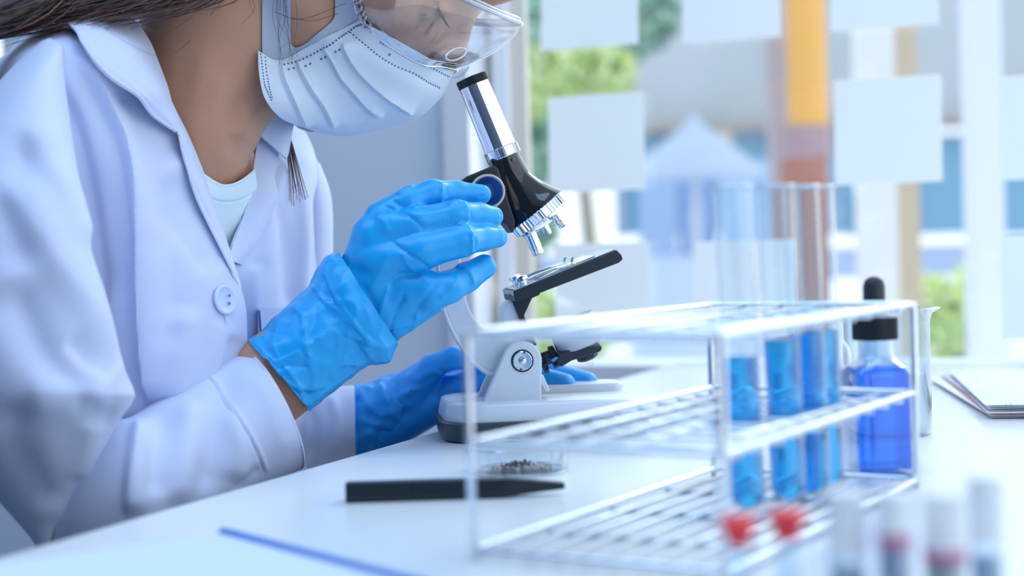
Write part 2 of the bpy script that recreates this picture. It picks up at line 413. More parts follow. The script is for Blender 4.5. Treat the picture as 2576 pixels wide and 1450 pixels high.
def room(x0, x1, d0, d1, z0, z1):
    q = [WP+TX*x0-TD*d0, WP+TX*x1-TD*d0, WP+TX*x1-TD*d1, WP+TX*x0-TD*d1]
    q = [np.array([a[0], a[1], z0]) for a in q]; return prism(q, UP*(z1-z0))
structure('ceiling', *room(-2.6, 2.6, -.1, 3.4, 2.70, 2.76), mat('ceiling_white', hexc('e6ebf2'), .9))
structure('wall_front', *room(-2.6, 2.6, 3.4, 3.5, 0, 2.7), mat('wall_slate', hexc('5d6a80'), .9))
structure('wall_left', *room(-2.7, -2.6, -.1, 3.5, 0, 2.7), mat('wall_left_paint', hexc('8f9db5'), .9))
def wpt(px):                                      # x coordinate along the window plane for an image column
    d = ray(px, 650); d = d/d[1]; t = ((WP-CAM)@TD)/(d@TD); q = CAM+d*t; return (q-WP)@TX
def wall_piece(x0, x1, z0, z1, t=.12, off=0.):
    a = WP+TX*x0+TD*off; b = WP+TX*x1+TD*off
    q = [a+UP*z0, b+UP*z0, b+UP*z1, a+UP*z1]; return prism(q, TD*t)
xw0 = wpt(1142); xl1 = wpt(70)
mb = MB(); mb.add(*wall_piece(xl1, xw0, 0, 2.7)); mb.add(*wall_piece(xw0, 2.5, 0, TZ-.03)); mb.add(*wall_piece(xw0, 2.5, 2.35, 2.7)); mb.add(*wall_piece(-2.5, xl1, 0, 1.02)); mb.add(*wall_piece(-2.5, xl1, 2.35, 2.7))
w = mb.build('wall_back', M_WALL, smooth=False); w['kind'] = 'structure'
# window: white jambs, mullions and one pane
mb = MB()
mb.add(*wall_piece(xw0, wpt(1206), TZ-.03, 2.35, .06, -.02))
for a, b in ((1228, 1262),):
    mb.add(*wall_piece(wpt(a), wpt(b), TZ-.03, 2.35, .04, .03))
mb.add(*wall_piece(xw0, 2.5, TZ-.03, TZ-.005, .12, -.02)); mb.add(*wall_piece(xw0, 2.5, 2.3, 2.36, .05, 0))
wf = mb.build('window_1', M_FRAME, smooth=False); wf['kind'] = 'structure'
V, F = wall_piece(xw0+.02, 2.5, TZ-.01, 2.32, .006, .05)
obj('pane', V, F, glassmat('window_glass', (.96, .99, 1), .2, .02), wf, smooth=False)
V, F = wall_piece(xw0+.01, wpt(1300), TZ-.03, 2.35, .012, .045)
obj('side_trim', V, F, mat('cream_frame', hexc('e8dfcf'), .7), wf, smooth=False)
wf2 = structure('window_2', *wall_piece(xl1-.03, xl1, 1.02, 2.35, .06, .0), M_FRAME)
V, F = wall_piece(-2.5, xl1-.03, 1.02, 2.35, .006, .05)
obj('pane', V, F, glassmat('window_glass'), wf2, smooth=False)
# notes stuck on the window
NG = 'square notes stuck on the window glass'
def note(px0, py0, px1, py1, label):
    x0, x1 = wpt(px0), wpt(px1)
    def z(px, py):
        d = ray(px, py); t = ((WP-CAM)@TD)/(d@TD); return (CAM+d*t)[2]
    pc = (px0+px1)/2; z1, z0 = z(pc, py0), z(pc, py1); n, m = 6, 6; A = []
    for i in range(n):
        r = []
        for j in range(m):
            u, v = j/(m-1), i/(n-1)
            r.append(WP+TX*(x0+(x1-x0)*u)+UP*(z1+(z0-z1)*v)+TD*(.036-.006*v*v))
        A.append(r)
    A = np.array(A).reshape(-1, 3); F = [(i*m+j, (i+1)*m+j, (i+1)*m+j+1, i*m+j+1) for i in range(n-1) for j in range(m-1)]
    k = len(A); V = np.vstack([A, A+TD*.0006]); FF = F+[tuple(k+q for q in f[::-1]) for f in F]
    o = obj('square_note', V, FF, M_NOTE); tag(o, label, 'note', NG); return o
note(1352, -128, 1600, 111, 'white square note at the top of the window, nearest the goggles')
note(1711, -160, 1962, 92, 'white square note at the top of the window, left of the orange column')
note(2090, -205, 2363, 60, 'white square note at the top of the window, right of the orange column')
note(1362, 231, 1606, 480, 'white square note on the window right of the chrome microscope tube')
note(2092, 187, 2366, 459, 'large white square note on the window right of the orange column, above the dropper bottle')
note(2515, 176, 2800, 446, 'white square note cut by the right picture edge, upper one')
note(1368, 612, 1612, 860, 'white square note on the window behind the microscope stage')
note(1724, 606, 1985, 850, 'white square note on the window behind the empty ends of the test tubes')
note(2512, 588, 2810, 858, 'white square note cut by the right picture edge, lower one')
# ------------------------------------------------------------------ outdoors
def opbox(px0, py0, px1, py1, Y, dep):
    """a solid standing outdoors: near face spans the image box at depth Y"""
    a = P(px0, py1, Y); b = P(px1, py0, Y); c = [(a[0]+b[0])/2, Y+dep/2, (a[2]+b[2])/2]
    return box(c, [abs(b[0]-a[0])/2, 0, 0], [0, dep/2, 0], [0, 0, abs(b[2]-a[2])/2])
GZ = -.35
V, F = box([4, 13, GZ-.05], [16, 0, 0], [0, 10.6, 0], [0, 0, .05])
structure('ground', V, F, mat('pale_paving', hexc('f2f1ee'), .8, vary=(.6, hexc('e4e6ea'))))
bd = empty('building', [2.5, 9.5, GZ], 'grey building with teal shop windows across the street', 'building')
def bpart(name, r, m, Y=9.0, dep=.5): V, F = opbox(*r, Y, dep); return obj(name, V, F, m, bd, smooth=False)
bpart('wall', (1150, -700, 3300, 332), mat('grey_render', hexc('bfc0c8'), .9, vary=(.8, hexc('b2b9bc'))), 9.0, .9)
bpart('wall', (1150, 590, 3300, 730), mat('lilac_plinth', hexc('b3c0dc'), .9), 9.0, .9)
bpart('fascia', (1560, 268, 3300, 335), mat('brown_fascia', hexc('a99f98'), .9), 8.85, .2)
for a, b in ((1570, 1690), (1700, 1950), (2110, 2180), (2300, 2480), (2500, 2720), (2740, 3000)):
    f = bpart('shop_window', (a, 335, b, 592), mat('teal_glass', hexc('78a9c6'), .15), 9.05, .1)
for a, b in ((1560, 1572), (1688, 1702), (1950, 2110), (2180, 2300), (2480, 2500), (2718, 2742)):
    bpart('pier', (a, 330, b, 595), mat('pier_grey', hexc('9aaec4'), .9), 9.0, .4)
oc = empty('street_column', [*P(2030, 600, 5.0)[:2], GZ], 'orange painted column with a brown base outside the window', 'column')
def cylpx(px0, px1, py0, py1, Y): a = P((px0+px1)/2, py1, Y); b = P((px0+px1)/2, py0, Y); return cyl([a[0], a[1], a[2]], [a[0], a[1], b[2]], (px1-px0)/2*pxm(Y), k=32)
obj('shaft', *cylpx(1985, 2082, -500, 318, 5.0), mat('orange_paint', hexc('f2b35f'), .6), oc)
obj('band', *cylpx(1975, 2092, 318, 400, 5.0), mat('mauve_paint', hexc('b0939b'), .7), oc)
V, F = cylpx(1975, 2092, 400, 900, 5.0); V = np.array(V); V[:, 2] = np.where(V[:, 2] < V[:, 2].mean(), GZ, V[:, 2])
obj('base', V, F, mat('brown_red_paint', hexc('b0705c'), .7), oc)
V, F = opbox(1950, -500, 1984, 700, 5.2, .1); V = np.array(V); V[:, 2] = np.where(V[:, 2] < V[:, 2].mean(), GZ, V[:, 2])
obj('pilaster', V, F, mat('pinkish_grey', hexc('bcb0b8'), .8), oc, smooth=False)
def post(px0, px1, Y, m, name, label, cat, dep=.08):
    V, F = opbox(px0, -500, px1, 900, Y, dep); V = np.array(V); V[:, 2] = np.where(V[:, 2] < V[:, 2].mean(), GZ, V[:, 2])
    o = obj(name, V, F, m, None, smooth=False, origin=[V[:, 0].mean(), V[:, 1].mean(), GZ]); tag(o, label, cat); return o
post(2180, 2236, 3.4, mat('cream_post', hexc('ece6e2'), .7), 'canopy_post', 'cream white post outside, between the orange column and the right note', 'post')
post(2236, 2292, 3.6, mat('tan_post', hexc('cdb9a0'), .7), 'canopy_post', 'tan post outside, directly right of the cream white post', 'post')
post(2462, 2508, 3.0, mat('lilac_post', hexc('e9e8f2'), .7), 'canopy_post', 'pale lilac post outside near the right picture edge', 'post')
# pointed parasol, parked cars, shrubs and a tree
pt = empty('street_parasol', [*P(1745, 600, 7)[:2], GZ], 'pale blue pointed parasol outside above the street', 'parasol')
a = P(1745, 285, 7.0)
obj('canopy', *lathe(a, -UP, [(.002, 0), (.05, .06), (.16, .14), (.30, .26), (.31, .29)], 24), mat('pale_blue_canvas', hexc('bcc6de'), .9), pt)
obj('pole', *cyl([a[0], a[1], GZ], a-UP*.05, .02), mat('pole_grey', hexc('d0d5df'), .6), pt)
st_ = empty('market_stall', [*P(1780, 600, 7.6)[:2], GZ], 'blue cloth hung stall outside between the notes, behind the pale parasol', 'stall')
def stall(name, px0, px1, py0, py1, Y, col, dep=.05):
    V, F = opbox(px0, py0, px1, py1, Y, dep); return bbox_obj(name, V, F, mat('cloth_'+col, hexc(col), .9), st_, .01, 2)
stall('hanging_cloth', 1612, 1700, 390, 640, 7.6, 'a3b9dc'); stall('hanging_cloth', 1712, 1800, 400, 640, 7.65, '8cabd6'); stall('hanging_cloth', 1815, 1900, 430, 640, 7.6, 'afc8e2')
stall('hanging_cloth', 1905, 1955, 400, 640, 7.62, '95bbd8'); stall('signboard', 1700, 1790, 338, 388, 7.5, 'e9d9c0'); stall('signboard', 1800, 1840, 330, 380, 7.5, 'd3c3a0')
V, F = opbox(1600, 640, 1960, 700, 7.6, .5); V = np.array(V); V[:, 2] = np.where(V[:, 2] < V[:, 2].mean(), GZ, V[:, 2]); obj('counter', V, F, mat('stall_counter', hexc('c9d6ee'), .9), st_, smooth=False)
def leafball(name, blobs, n, size, cols, label, cat, trunk=None):
    e = empty(name, [blobs[0][0][0], blobs[0][0][1], GZ], label, cat)
    mb = MB()
    for i in range(n):
        c, r = blobs[rng.randint(len(blobs))]; d = nrm(rng.normal(size=3)); p = np.asarray(c)+d*r*rng.uniform(.5, 1)
        u = nrm(rng.normal(size=3)); v = nrm(np.cross(u, rng.normal(size=3))); s = size*rng.uniform(.6, 1.3)
        mb.add([p-u*s, p+v*s*.5+d*s*.1, p+u*s, p-v*s*.5+d*s*.1], [(0, 1, 2, 3)], rng.randint(len(cols)))
    mb.build('foliage', cols, e, smooth=False)
    if trunk is not None: obj('trunk', *tube([[trunk[0], trunk[1], GZ], [trunk[0]+.05, trunk[1], GZ+1], [trunk[0], trunk[1]+.05, trunk[2]]], [.035, .03, .02], 10, 12), mat('bark', hexc('a39c92'), .9), e)
    return e
LG = [mat('leaf_yellow', hexc('e3ee9a'), .6), mat('leaf_bright', hexc('cbe39a'), .6), mat('leaf_pale', hexc('f1f6cc'), .6)]  # leaf tones here and below are lightened, outdoor haze put into the colour
LD = [mat('leaf_teal', hexc('93bfb0'), .6), mat('leaf_mid', hexc('a6cdb0'), .6), mat('leaf_grey', hexc('bdd6cb'), .6)]
def bl(px, py, Y, r): return (P(px, py, Y), r)
leafball('street_tree', [bl(1340, 380, 5.5, .13), bl(1320, 60, 5.5, .22), bl(1620, 40, 5.6, .13), bl(1330, 560, 5.5, .12), bl(1300, 230, 5.6, .12), bl(1480, 40, 5.6, .25)], 2600, .035, LD, 'green leafy tree outside behind the microscope tube', 'tree', P(1310, 560, 5.7))
leafball('flowering_shrub', [bl(1350, 200, 5.0, .09), bl(1440, 160, 5.0, .12), bl(1520, 190, 5.0, .10), bl(1330, 250, 5.0, .06)], 1500, .03, LG, 'bright yellow green bush outside between the two left notes', 'bush', P(1440, 200, 5.05))
for px, r, lab in ((1420, .12, 'low sunlit shrub outside below the microscope stage'), (2380, .16, 'low yellow green shrub outside right of the dropper bottle'), (2720, .12, 'low green shrub outside at the right picture edge')):
    leafball('low_shrub', [bl(px, 800, 4.6, r), bl(px+50, 830, 4.6, r*.8), bl(px-50, 830, 4.6, r*.7)], 800, .03, LG if px != 2560 else [LG[0], LD[1], LG[2]], lab, 'shrub', P(px, 820, 4.6))
# ================================================================== MICROSCOPE
YAW = math.radians(7); dX = np.array([math.cos(YAW), math.sin(YAW), 0]); dD = np.array([-math.sin(YAW), math.cos(YAW), 0])
b0 = G(1120, 1121)+dD*.040                        # centre plane point
def Mp(px, py, dd=0.):
    d = ray(px, py); t = ((b0+dD*dd-CAM)@dD)/(d@dD); return CAM+d*t
MPX = 1.10/FP
cb = Mp(1370, 1110); ms = empty('microscope', [cb[0], cb[1], TZ], 'small black and chrome microscope on a white arm and base', 'microscope')
def mlathe(name, a, b, prof, m, k=48, parent=None, axis=None):
    """a,b px points on the centre plane; prof (r px, t along a->b)"""
    A, B = a, b; ax = B-A; L = np.linalg.norm(ax)
    return obj(name, *lathe(A, ax, [(r*MPX, t*L) for r, t in prof], k), m, parent or ms, sharp=35)
def knurl(a, b, r, teeth, depth, m, name, parent=None, k=None):
    ax = b-a; L = np.linalg.norm(ax); X, Y_, D = frame_of(ax); k = teeth*4; t = np.arange(k)/k*2*math.pi
    rr = np.array([1, 1, 1-depth, 1-depth]*teeth)[:, None]; cs = np.cos(t)[:, None]*X+np.sin(t)[:, None]*Y_
    R = [a+cs*r*.97, a+D*L*.06+cs*r*rr, a+D*L*.94+cs*r*rr, b+cs*r*.97]
    return obj(name, *ringsurf(R), m, parent or ms, smooth=False)
# base: dark rubber foot, white base with a raised far deck
def stadium(cx, cy0, L, Wd_, rL, rR, z, n=14):
    """outline in base plane, x along dX, y along dD"""
    out = []
    for (sx_, sy_, r, a0) in ((L/2-rR, Wd_/2-rR, rR, 0), (-L/2+rL, Wd_/2-rL, rL, 90), (-L/2+rL, -Wd_/2+rL, rL, 180), (L/2-rR, -Wd_/2+rR, rR, 270)):
        for i in range(n):
            a = math.radians(a0+90*i/(n-1)); out.append(cx+dX*(sx_+r*math.cos(a))+dD*(sy_+r*math.sin(a))+UP*z)
    return np.array(out)
bl_, br_ = Mp(1108, 1105), Mp(1622, 1100); bL = (br_-bl_)@dX; bc = bl_+dX*bL/2+dD*.010; bc[2] = TZ
hb = (Mp(1113, 1070, -.04)[2]-TZ); ht = (Mp(1113, 1022, -.04)[2]-TZ)
R = [stadium(bc, 0, bL-.006, .100, .024, .030, .0), stadium(bc, 0, bL-.002, .103, .026, .03, .0015), stadium(bc, 0, bL+.002, .106, .028, .03, hb*.95), stadium(bc, 0, bL+.0, .104, .027, .03, hb)]
obj('base_foot', *ringsurf(R), M_BASEB, ms, sharp=40)
R = [stadium(bc, 0, bL-.004, .100, .026, .03, hb), stadium(bc, 0, bL-.003, .1015, .027, .03, hb+.001), stadium(bc, 0, bL-.007, .098, .026, .03, ht-.0022), stadium(bc, 0, bL-.009, .096, .025, .03, ht-.0008), stadium(bc, 0, bL-.014, .091, .022, .028, ht)]
base = obj('base', *ringsurf(R), M_WHITE, ms, sharp=50)
rd = bc+dX*.020+dD*.028; R = [stadium(rd, 0, .088, .038, .004, .010, ht-.001), stadium(rd, 0, .088, .038, .004, .01, ht+.0045), stadium(rd, 0, .086, .036, .004, .009, ht+.0055)]
obj('deck', *ringsurf(R), M_WHITE, base, sharp=40)
def mprism(name, poly, d0, d1, m, bev=.0012, parent=None, smoothn=None):
    pts = np.array(poly, float)
    if smoothn: pts = np.vstack([catmull(np.vstack([pts, pts[:1]]), smoothn)])[:-1]
    q = [Mp(x, y, 0)+dD*d0 for x, y in pts]; V, F = prism(q, dD*(d1-d0))
    return bbox_obj(name, V, F, m, parent or ms, bev, 3)
# fork: two side plates with the round pivot head
def forkpoly():
    c = (1304, 903); r = 49; arc = [(c[0]+r*math.cos(a), c[1]+r*math.sin(a)) for a in np.radians(np.linspace(0, -150, 16))]
    return [(1350, 1042), (1352, 960)]+arc+[(1190, 1042)]
fork = None
for nm, a, b in (('fork_plate', -.0215, -.0150), ('fork_plate', .0150, .0215)):
    f_ = mprism(nm, forkpoly(), a, b, M_WHITE, .0015)
    if fork is None: fork = f_
# pivot bolt
def diskp(px, py, dd, dep, r, m, name, parent, k=48):
    a = Mp(px, py, 0)+dD*dd; return obj(name, *lathe(a, -dD, [(r*MPX, 0), (r*MPX, dep*.8), (r*MPX*.97, dep)], k), m, parent, sharp=30)
pv = obj('pivot_bolt', *lathe(Mp(1304, 903)-dD*.0216, -dD, [(24*MPX, 0), (24*MPX, .0010), (22.5*MPX, .0013), (13*MPX, .0013), (12.5*MPX, .0006), (10*MPX, .0006), (9*MPX, .0022), (6*MPX, .0030), (.5*MPX, .0033)], 48), M_CHROME, ms, sharp=30)
diskp(1304, 903, -.0212, .0009, 28, M_BLACK, 'pivot_ring', pv)
for q in ((1308, 882), (1300, 924)): diskp(*q, -.0226, .0006, 3.2, mat('hole_dark', (.08, .12, .18), .5), 'pin_hole', pv, 16)
# curved white arm with web
outer = [(1176, 462), (1128, 540), (1104, 630), (1106, 730), (1124, 800), (1152, 858), (1188, 908), (1224, 938), (1243, 943)]
inner = [(1262, 905), (1300, 870), (1268, 845), (1230, 836), (1200, 815), (1176, 770), (1160, 700), (1156, 620), (1172, 560), (1214, 520)]
pts = np.vstack([catmull(np.array(outer, float), 26), catmull(np.array(inner, float), 24)])
arm = mprism('arm', pts, -.0095, .0095, M_WHITE, .002)
rim = np.array([Mp(x, y, -.0105) for x, y in catmull(np.array(outer, float), 40)])
V1, F1 = tube(rim, .0016, 8); rim2 = np.array([Mp(x, y, .0105) for x, y in catmull(np.array(outer, float), 40)])
mb = MB(); mb.add(V1, F1); mb.add(*tube(rim2, .0016, 8)); mb.build('rim', M_WHITE, arm)
mprism('arm_post', catmull(np.array([(1258, 800), (1261, 776), (1272, 759), (1288, 757), (1300, 780), (1318, 830), (1336, 880), (1330, 920), (1290, 920), (1268, 900), (1262, 850), (1258, 800)], float), 40)[:-1], -.009, .012, M_WHITE, .002)
mprism('tilt_stop', [(1349, 935), (1357, 938), (1373, 976), (1370, 981), (1362, 978), (1352, 962), (1346, 966)], -.019, .004, M_WHITE, .0008)
# stage
st = [(1283, 758), (1278, 731), (1531, 629), (1543, 641), (1547, 652), (1537, 661)]
stage = mprism('stage', st, -.030, .032, M_STAGE, .0008)
sl_ = np.array([Mp(x, y) for x, y in ((1280, 730.5), (1531, 628.5))]); sn = nrm(np.cross(sl_[1]-sl_[0], dD)); sn = sn if sn[2] > 0 else -sn; sxv = nrm(sl_[1]-sl_[0])
def sbox(u0, u1, d0, d1, z0, z1):
    a = sl_[0]; c = a+sxv*(u0+u1)/2+dD*(d0+d1)/2+sn*(z0+z1)/2; return box(c, sxv*(u1-u0)/2, dD*(d1-d0)/2, sn*(z1-z0)/2)
SL = np.linalg.norm(sl_[1]-sl_[0])
bbox_obj('stage_plate', *sbox(.001, SL-.001, -.0292, .0312, .0, .0006), M_STAGETOP, stage, .0003, 2)
bbox_obj('stage_end', *sbox(-.0012, .0002, -.0295, .0315, -.0072, -.0002), mat('stage_grey', hexc('aab4c0'), .35), stage, .0004, 2)
bbox_obj('notch', *sbox(-.0016, .0003, -.012, -.006, -.006, -.002), M_BLACK, stage, .0003, 2)
for dd in (-.020, .014):
    c = sl_[0]+sxv*.009+dD*dd+sn*.0006
    k_ = obj('clip_screw', *lathe(c, sn, [(.0042, 0), (.0042, .0012), (.003, .0016), (.003, .0032), (.0046, .0038), (.0044, .0058), (.003, .0066), (.0005, .0070)], 28), M_CHROME, stage, sharp=30)
    V, F = tube([c+sn*.0022, c+sn*.0030+sxv*.014, c+sn*.0022+sxv*.028, c+sn*.0016+sxv*.036+dD*.003, c+sn*.005+sxv*.0395+dD*.003], .0011, 8, 24)
    obj('stage_clip', V, F, M_CHROME, stage)
# black bracket under the stage
mprism('stage_bracket', [(1285, 760), (1353, 734), (1352, 741), (1333, 749), (1313, 793), (1345, 866), (1324, 874), (1304, 805)], -.012, .012, M_STAGE, .0006)
# optical tube
A0, A1 = Mp(1192, 214), Mp(1259, 374); axm = nrm(A0-A1)                    # up the tube
eyec = A0
ep = mlathe('eyepiece_tube', A1, A0, [(41, 0), (41, .02), (38.5, .97), (38, 1.0)], M_CHROME)
knurl(A0, A0+axm*.0058, 39.5*MPX, 60, .04, M_BLACK, 'eyepiece_cap'); obj('eye_lens', *lathe(A0+axm*.0054, axm, [(22*MPX, 0), (22*MPX, .0008), (15*MPX, .0012)], 32), M_GLASS, ms)
knurl(A1-axm*.0068, A1+axm*.0006, 45*MPX, 56, .05, M_CHROME, 'tube_collar')
# black body flaring to the nosepiece
NC = Mp(1350, 532); na = nrm(Mp(1392, 585)-NC); na = nrm(na)              # nosepiece axis (down right)
nx_ = nrm(Mp(1410, 482)-NC)
rings = []; t = np.linspace(0, 2*math.pi, 48, endpoint=False)
ctl = [((1265, 390), (1302, 377), 38), ((1274, 416), (1314, 402), 39), ((1287, 446), (1331, 430), 41), ((1303, 476), (1355, 450), 46), ((1322, 503), (1384, 467), 55), ((1337, 521), (1403, 474), 63), ((1346, 530), (1412, 478), 66)]
cc = catmull(np.array([[*a, *b, r] for a, b, r in ctl], float), 26)
for cx, cy, ex, ey, r in cc:
    c = Mp(cx, cy); e = Mp(ex, ey)-c
    rings.append(c+np.cos(t)[:, None]*e+np.sin(t)[:, None]*dD*r*MPX)
body = obj('tube_body', *ringsurf(rings), M_BLACKG, ms, sharp=50)
knurl(NC-na*.0012, NC+na*.0062, 79*MPX, 44, .045, M_CHROME, 'nosepiece')
obj('nosepiece_hub', *lathe(NC+na*.006, na, [(70*MPX, 0), (68*MPX, .0022), (40*MPX, .0050), (20*MPX, .0058)], 40), M_CHROME, ms, sharp=30)
oa = -axm
def objective(p, d, L, r0, name='objective'):
    pr = [(r0*1.25, 0), (r0*1.25, .12), (r0, .14), (r0, .72), (r0*.93, .74), (r0*.93, .78), (r0, .80), (r0*.96, .97), (r0*.8, 1.0), (r0*.5, .985)]
    o = obj(name, *lathe(p, d, [(r, h*L) for r, h in pr], 36), M_CHROME, ms, sharp=30)
    return o
p1 = Mp(1331, 583); objective(p1, oa, np.linalg.norm(Mp(1354, 641)-p1), 15.5*MPX)
p2 = Mp(1392, 535, -.006)
o2 = obj('objective', *lathe(p2, nrm(Mp(1420, 570, -.006)-p2), [(20*MPX, 0), (20*MPX, .0035), (14*MPX, .0038), (14*MPX, .006), (18*MPX, .0064), (18*MPX, .0085), (12*MPX, .009), (12*MPX, .0115), (7*MPX, .0125)], 36), M_CHROME, ms, sharp=30)
p3 = Mp(1362, 560, .014); objective(p3, nrm(oa+na*.7+dD*.5), .010, 13*MPX)
# focusing block and knob
mprism('focus_block', [(1158, 456), (1170, 446), (1236, 419), (1246, 426), (1290, 560), (1284, 588), (1262, 560), (1236, 572), (1200, 560)], -.016, .016, M_BLACK, .0012)
mprism('focus_rail', [(1228, 402), (1290, 395), (1300, 480), (1318, 560), (1286, 575), (1262, 500)], -.0105, .0105, M_BLACKG, .002)
kc = Mp(1216, 486)
knob = knurl(kc-dD*.018, kc-dD*.031, 43*MPX, 48, .05, mat('brass_knurl', hexc('f3ead8'), .3, .6), 'focus_knob')
kp = [(37*MPX, 0), (37*MPX, .0012)]+[(q*MPX, .0012+(.0005 if i % 2 else 0)) for i, q in enumerate(np.linspace(35.5, 19, 14))]+[(18*MPX, .0005), (1*MPX, .0003)]
obj('knob_face', *lathe(kc-dD*.031, -dD, kp, 60), mat('knob_blue_grey', hexc('4f78b0'), .2, .8), knob, sharp=20)
obj('focus_axle', *cyl(kc-dD*.018, kc+dD*.018, .006), M_CHROME, ms)
knurl(kc+dD*.018, kc+dD*.031, 43*MPX, 48, .05, MATS['brass_knurl'], 'focus_knob')
# lamp under the stage: joint, arm, housing, bulb
def seg(pa, pb, ra, name, m, rb=None, dd=0.): return obj(name, *cyl(Mp(*pa, dd), Mp(*pb, dd), ra*MPX, (rb or ra)*MPX, 28), m, ms, sharp=30)
seg((1340, 915), (1400, 892), 18, 'lamp_joint', M_BLACK)
knurl(Mp(1362, 916), Mp(1372, 912), 27*MPX, 8, .25, M_BLACK, 'joint_collar'); knurl(Mp(1386, 900), Mp(1398, 896), 29*MPX, 8, .2, M_BLACK, 'joint_collar')
mprism('lamp_tray', [(1392, 903), (1398, 886), (1494, 854), (1507, 872), (1502, 882), (1430, 905), (1404, 921)], -.014, .014, M_BLACK, .001)
mprism('tray_slot', [(1374, 902), (1386, 892), (1392, 896), (1380, 906)], -.0235, -.0215, mat('slot_blue', hexc('2f8fe0'), .5), .0003)
la = Mp(1462, 872); lu = nrm(Mp(1448, 835)-la)
obj('lamp_housing', *lathe(la, lu, [(56*MPX, 0), (62*MPX, .001), (64*MPX, .008), (60*MPX, .020), (58*MPX, .0215), (40*MPX, .0218)], 48), mat('housing_grey', hexc('c3ccd6'), .35), ms, sharp=40)
obj('lamp_socket', *lathe(Mp(1470, 878), -lu, [(40*MPX, 0), (40*MPX, .003), (30*MPX, .0035), (28*MPX, .007), (18*MPX, .0085)], 10), M_BLACK, ms, smooth=False)
obj('bulb', *lathe(Mp(1480, 900), -lu, [(4*MPX, 0), (8*MPX, .001), (9.5*MPX, .003), (8*MPX, .005), (4*MPX, .0062), (.5*MPX, .0065)], 20), M_GLASS, ms)
# specimen slide with a blue drop
u0 = .026; sc_ = sl_[0]+sn*.0008
slide = obj('glass_slide', *box(sl_[0]+sxv*.040+dD*-.004+sn*.0012, sxv*.021, dD*.024, sn*.0005), glassmat('slide_glass', (.9, .96, 1), .3, .02, haze=.3), None, smooth=False)
tag(slide, 'clear glass slide clipped on the microscope stage', 'slide')
dc = sl_[0]+sxv*.042+dD*-.012+sn*.0018
dr = obj('blue_drop', *lathe(dc, sn, [(.0040, 0), (.0042, .0005), (.0030, .0014), (.0005, .0018)], 20), mat('cyan_drop', hexc('35c6ea'), .1), slide)
# ================================================================== TEST TUBE RACK
ks = .133/.177; ry = .53795
u_ = np.array([math.sin(ry), math.cos(ry), 0]); v_ = np.array([math.cos(ry), -math.sin(ry), 0])
RO = np.array([-.02634*ks, .88466*ks, TZ]); RL, RW, RH = .34063*ks, .15481*ks, .12897*ks
def rk(u, v, z): return RO+u_*u+v_*v+UP*z
rack = empty('test_tube_rack', rk(RL/2, RW/2, 0), 'three tier steel wire test tube rack standing in front of the microscope', 'rack')
wr_ = .0017; ZB, ZM, ZT = .004, RH*.5188, RH
def roundrect(z, ins=0.):
    r = .006; pts = []
    for cu, cv, a0 in ((RL-ins-r, RW-ins-r, 0), (ins+r, RW-ins-r, 90), (ins+r, ins+r, 180), (RL-ins-r, ins+r, 270)):
        for i in range(6):
            a = math.radians(a0+18*i); pts.append(rk(cu+r*math.cos(a), cv+r*math.sin(a), z))
    return np.array(pts)
tubes_px = [((1840, 468), (1883, 1284), 'blue filled test tube standing alone at the left of the four in the rack'),
            ((1950, 466), (1984, 1262), 'blue filled test tube, second from the left of the four in the rack'),
            ((2012, 467), (2046, 1246), 'blue filled test tube, third from the left of the four in the rack'),
            ((2049, 468), (2082, 1228), 'blue filled test tube, rightmost of the four, nearest the dropper bottle')]
tpos = []
for a, b, lab in tubes_px:
    g = G(b[0], b[1], TZ+.0065)-np.array([0, 0, 0]); rel = g-RO; tpos.append((rel@u_, rel@v_))
for i, z in enumerate((ZB, ZM, ZT)):
    fr = obj('frame_wire', *tube(roundrect(z), wr_, 8, closed=True), M_STEEL, rack)
    if i == 0: vs = np.linspace(0, RW, 10)[1:-1]; us = np.linspace(0, RL, 5)[1:-1]
    else:
        vs = (.021, .043, .0655, .0985); us = (.0155, .0395, .0640, .0880, .1110, .1365, .1615, .1850, .2095, .2335)
    dz = .0022
    for v in vs: obj('long_wire', *rod(rk(0, v, z-dz*.5), rk(RL, v, z-dz*.5), .0013, 8), M_STEEL, rack)
    for u in us: obj('cross_wire', *rod(rk(u, 0, z-dz*.5-.0019), rk(u, RW, z-dz*.5-.0019), .0013, 8), M_STEEL, rack)
for u in (0, RL):
    for v in (0, RW): obj('post', *rod(rk(u, v, 0), rk(u, v, RH+.001), .0018, 12), M_STEEL, rack)
def profile_tube(r, L, w, n=10):
    out = [(r*math.sin(a), r-r*math.cos(a)) for a in np.linspace(0.02, math.pi/2, n)]+[(r, L-.003), (r*1.02, L-.002), (r*1.10, L-.0012), (r*1.10, L)]
    inn = [((r-w)*math.sin(a), r-(r-w)*math.cos(a)) for a in np.linspace(math.pi/2, 0.02, n)]
    return out+[(r-w, L), (r-w, r+.001)]+inn[1:]
TG = 'four blue filled test tubes in the rack'
fills = [895, 853, 838, 828]
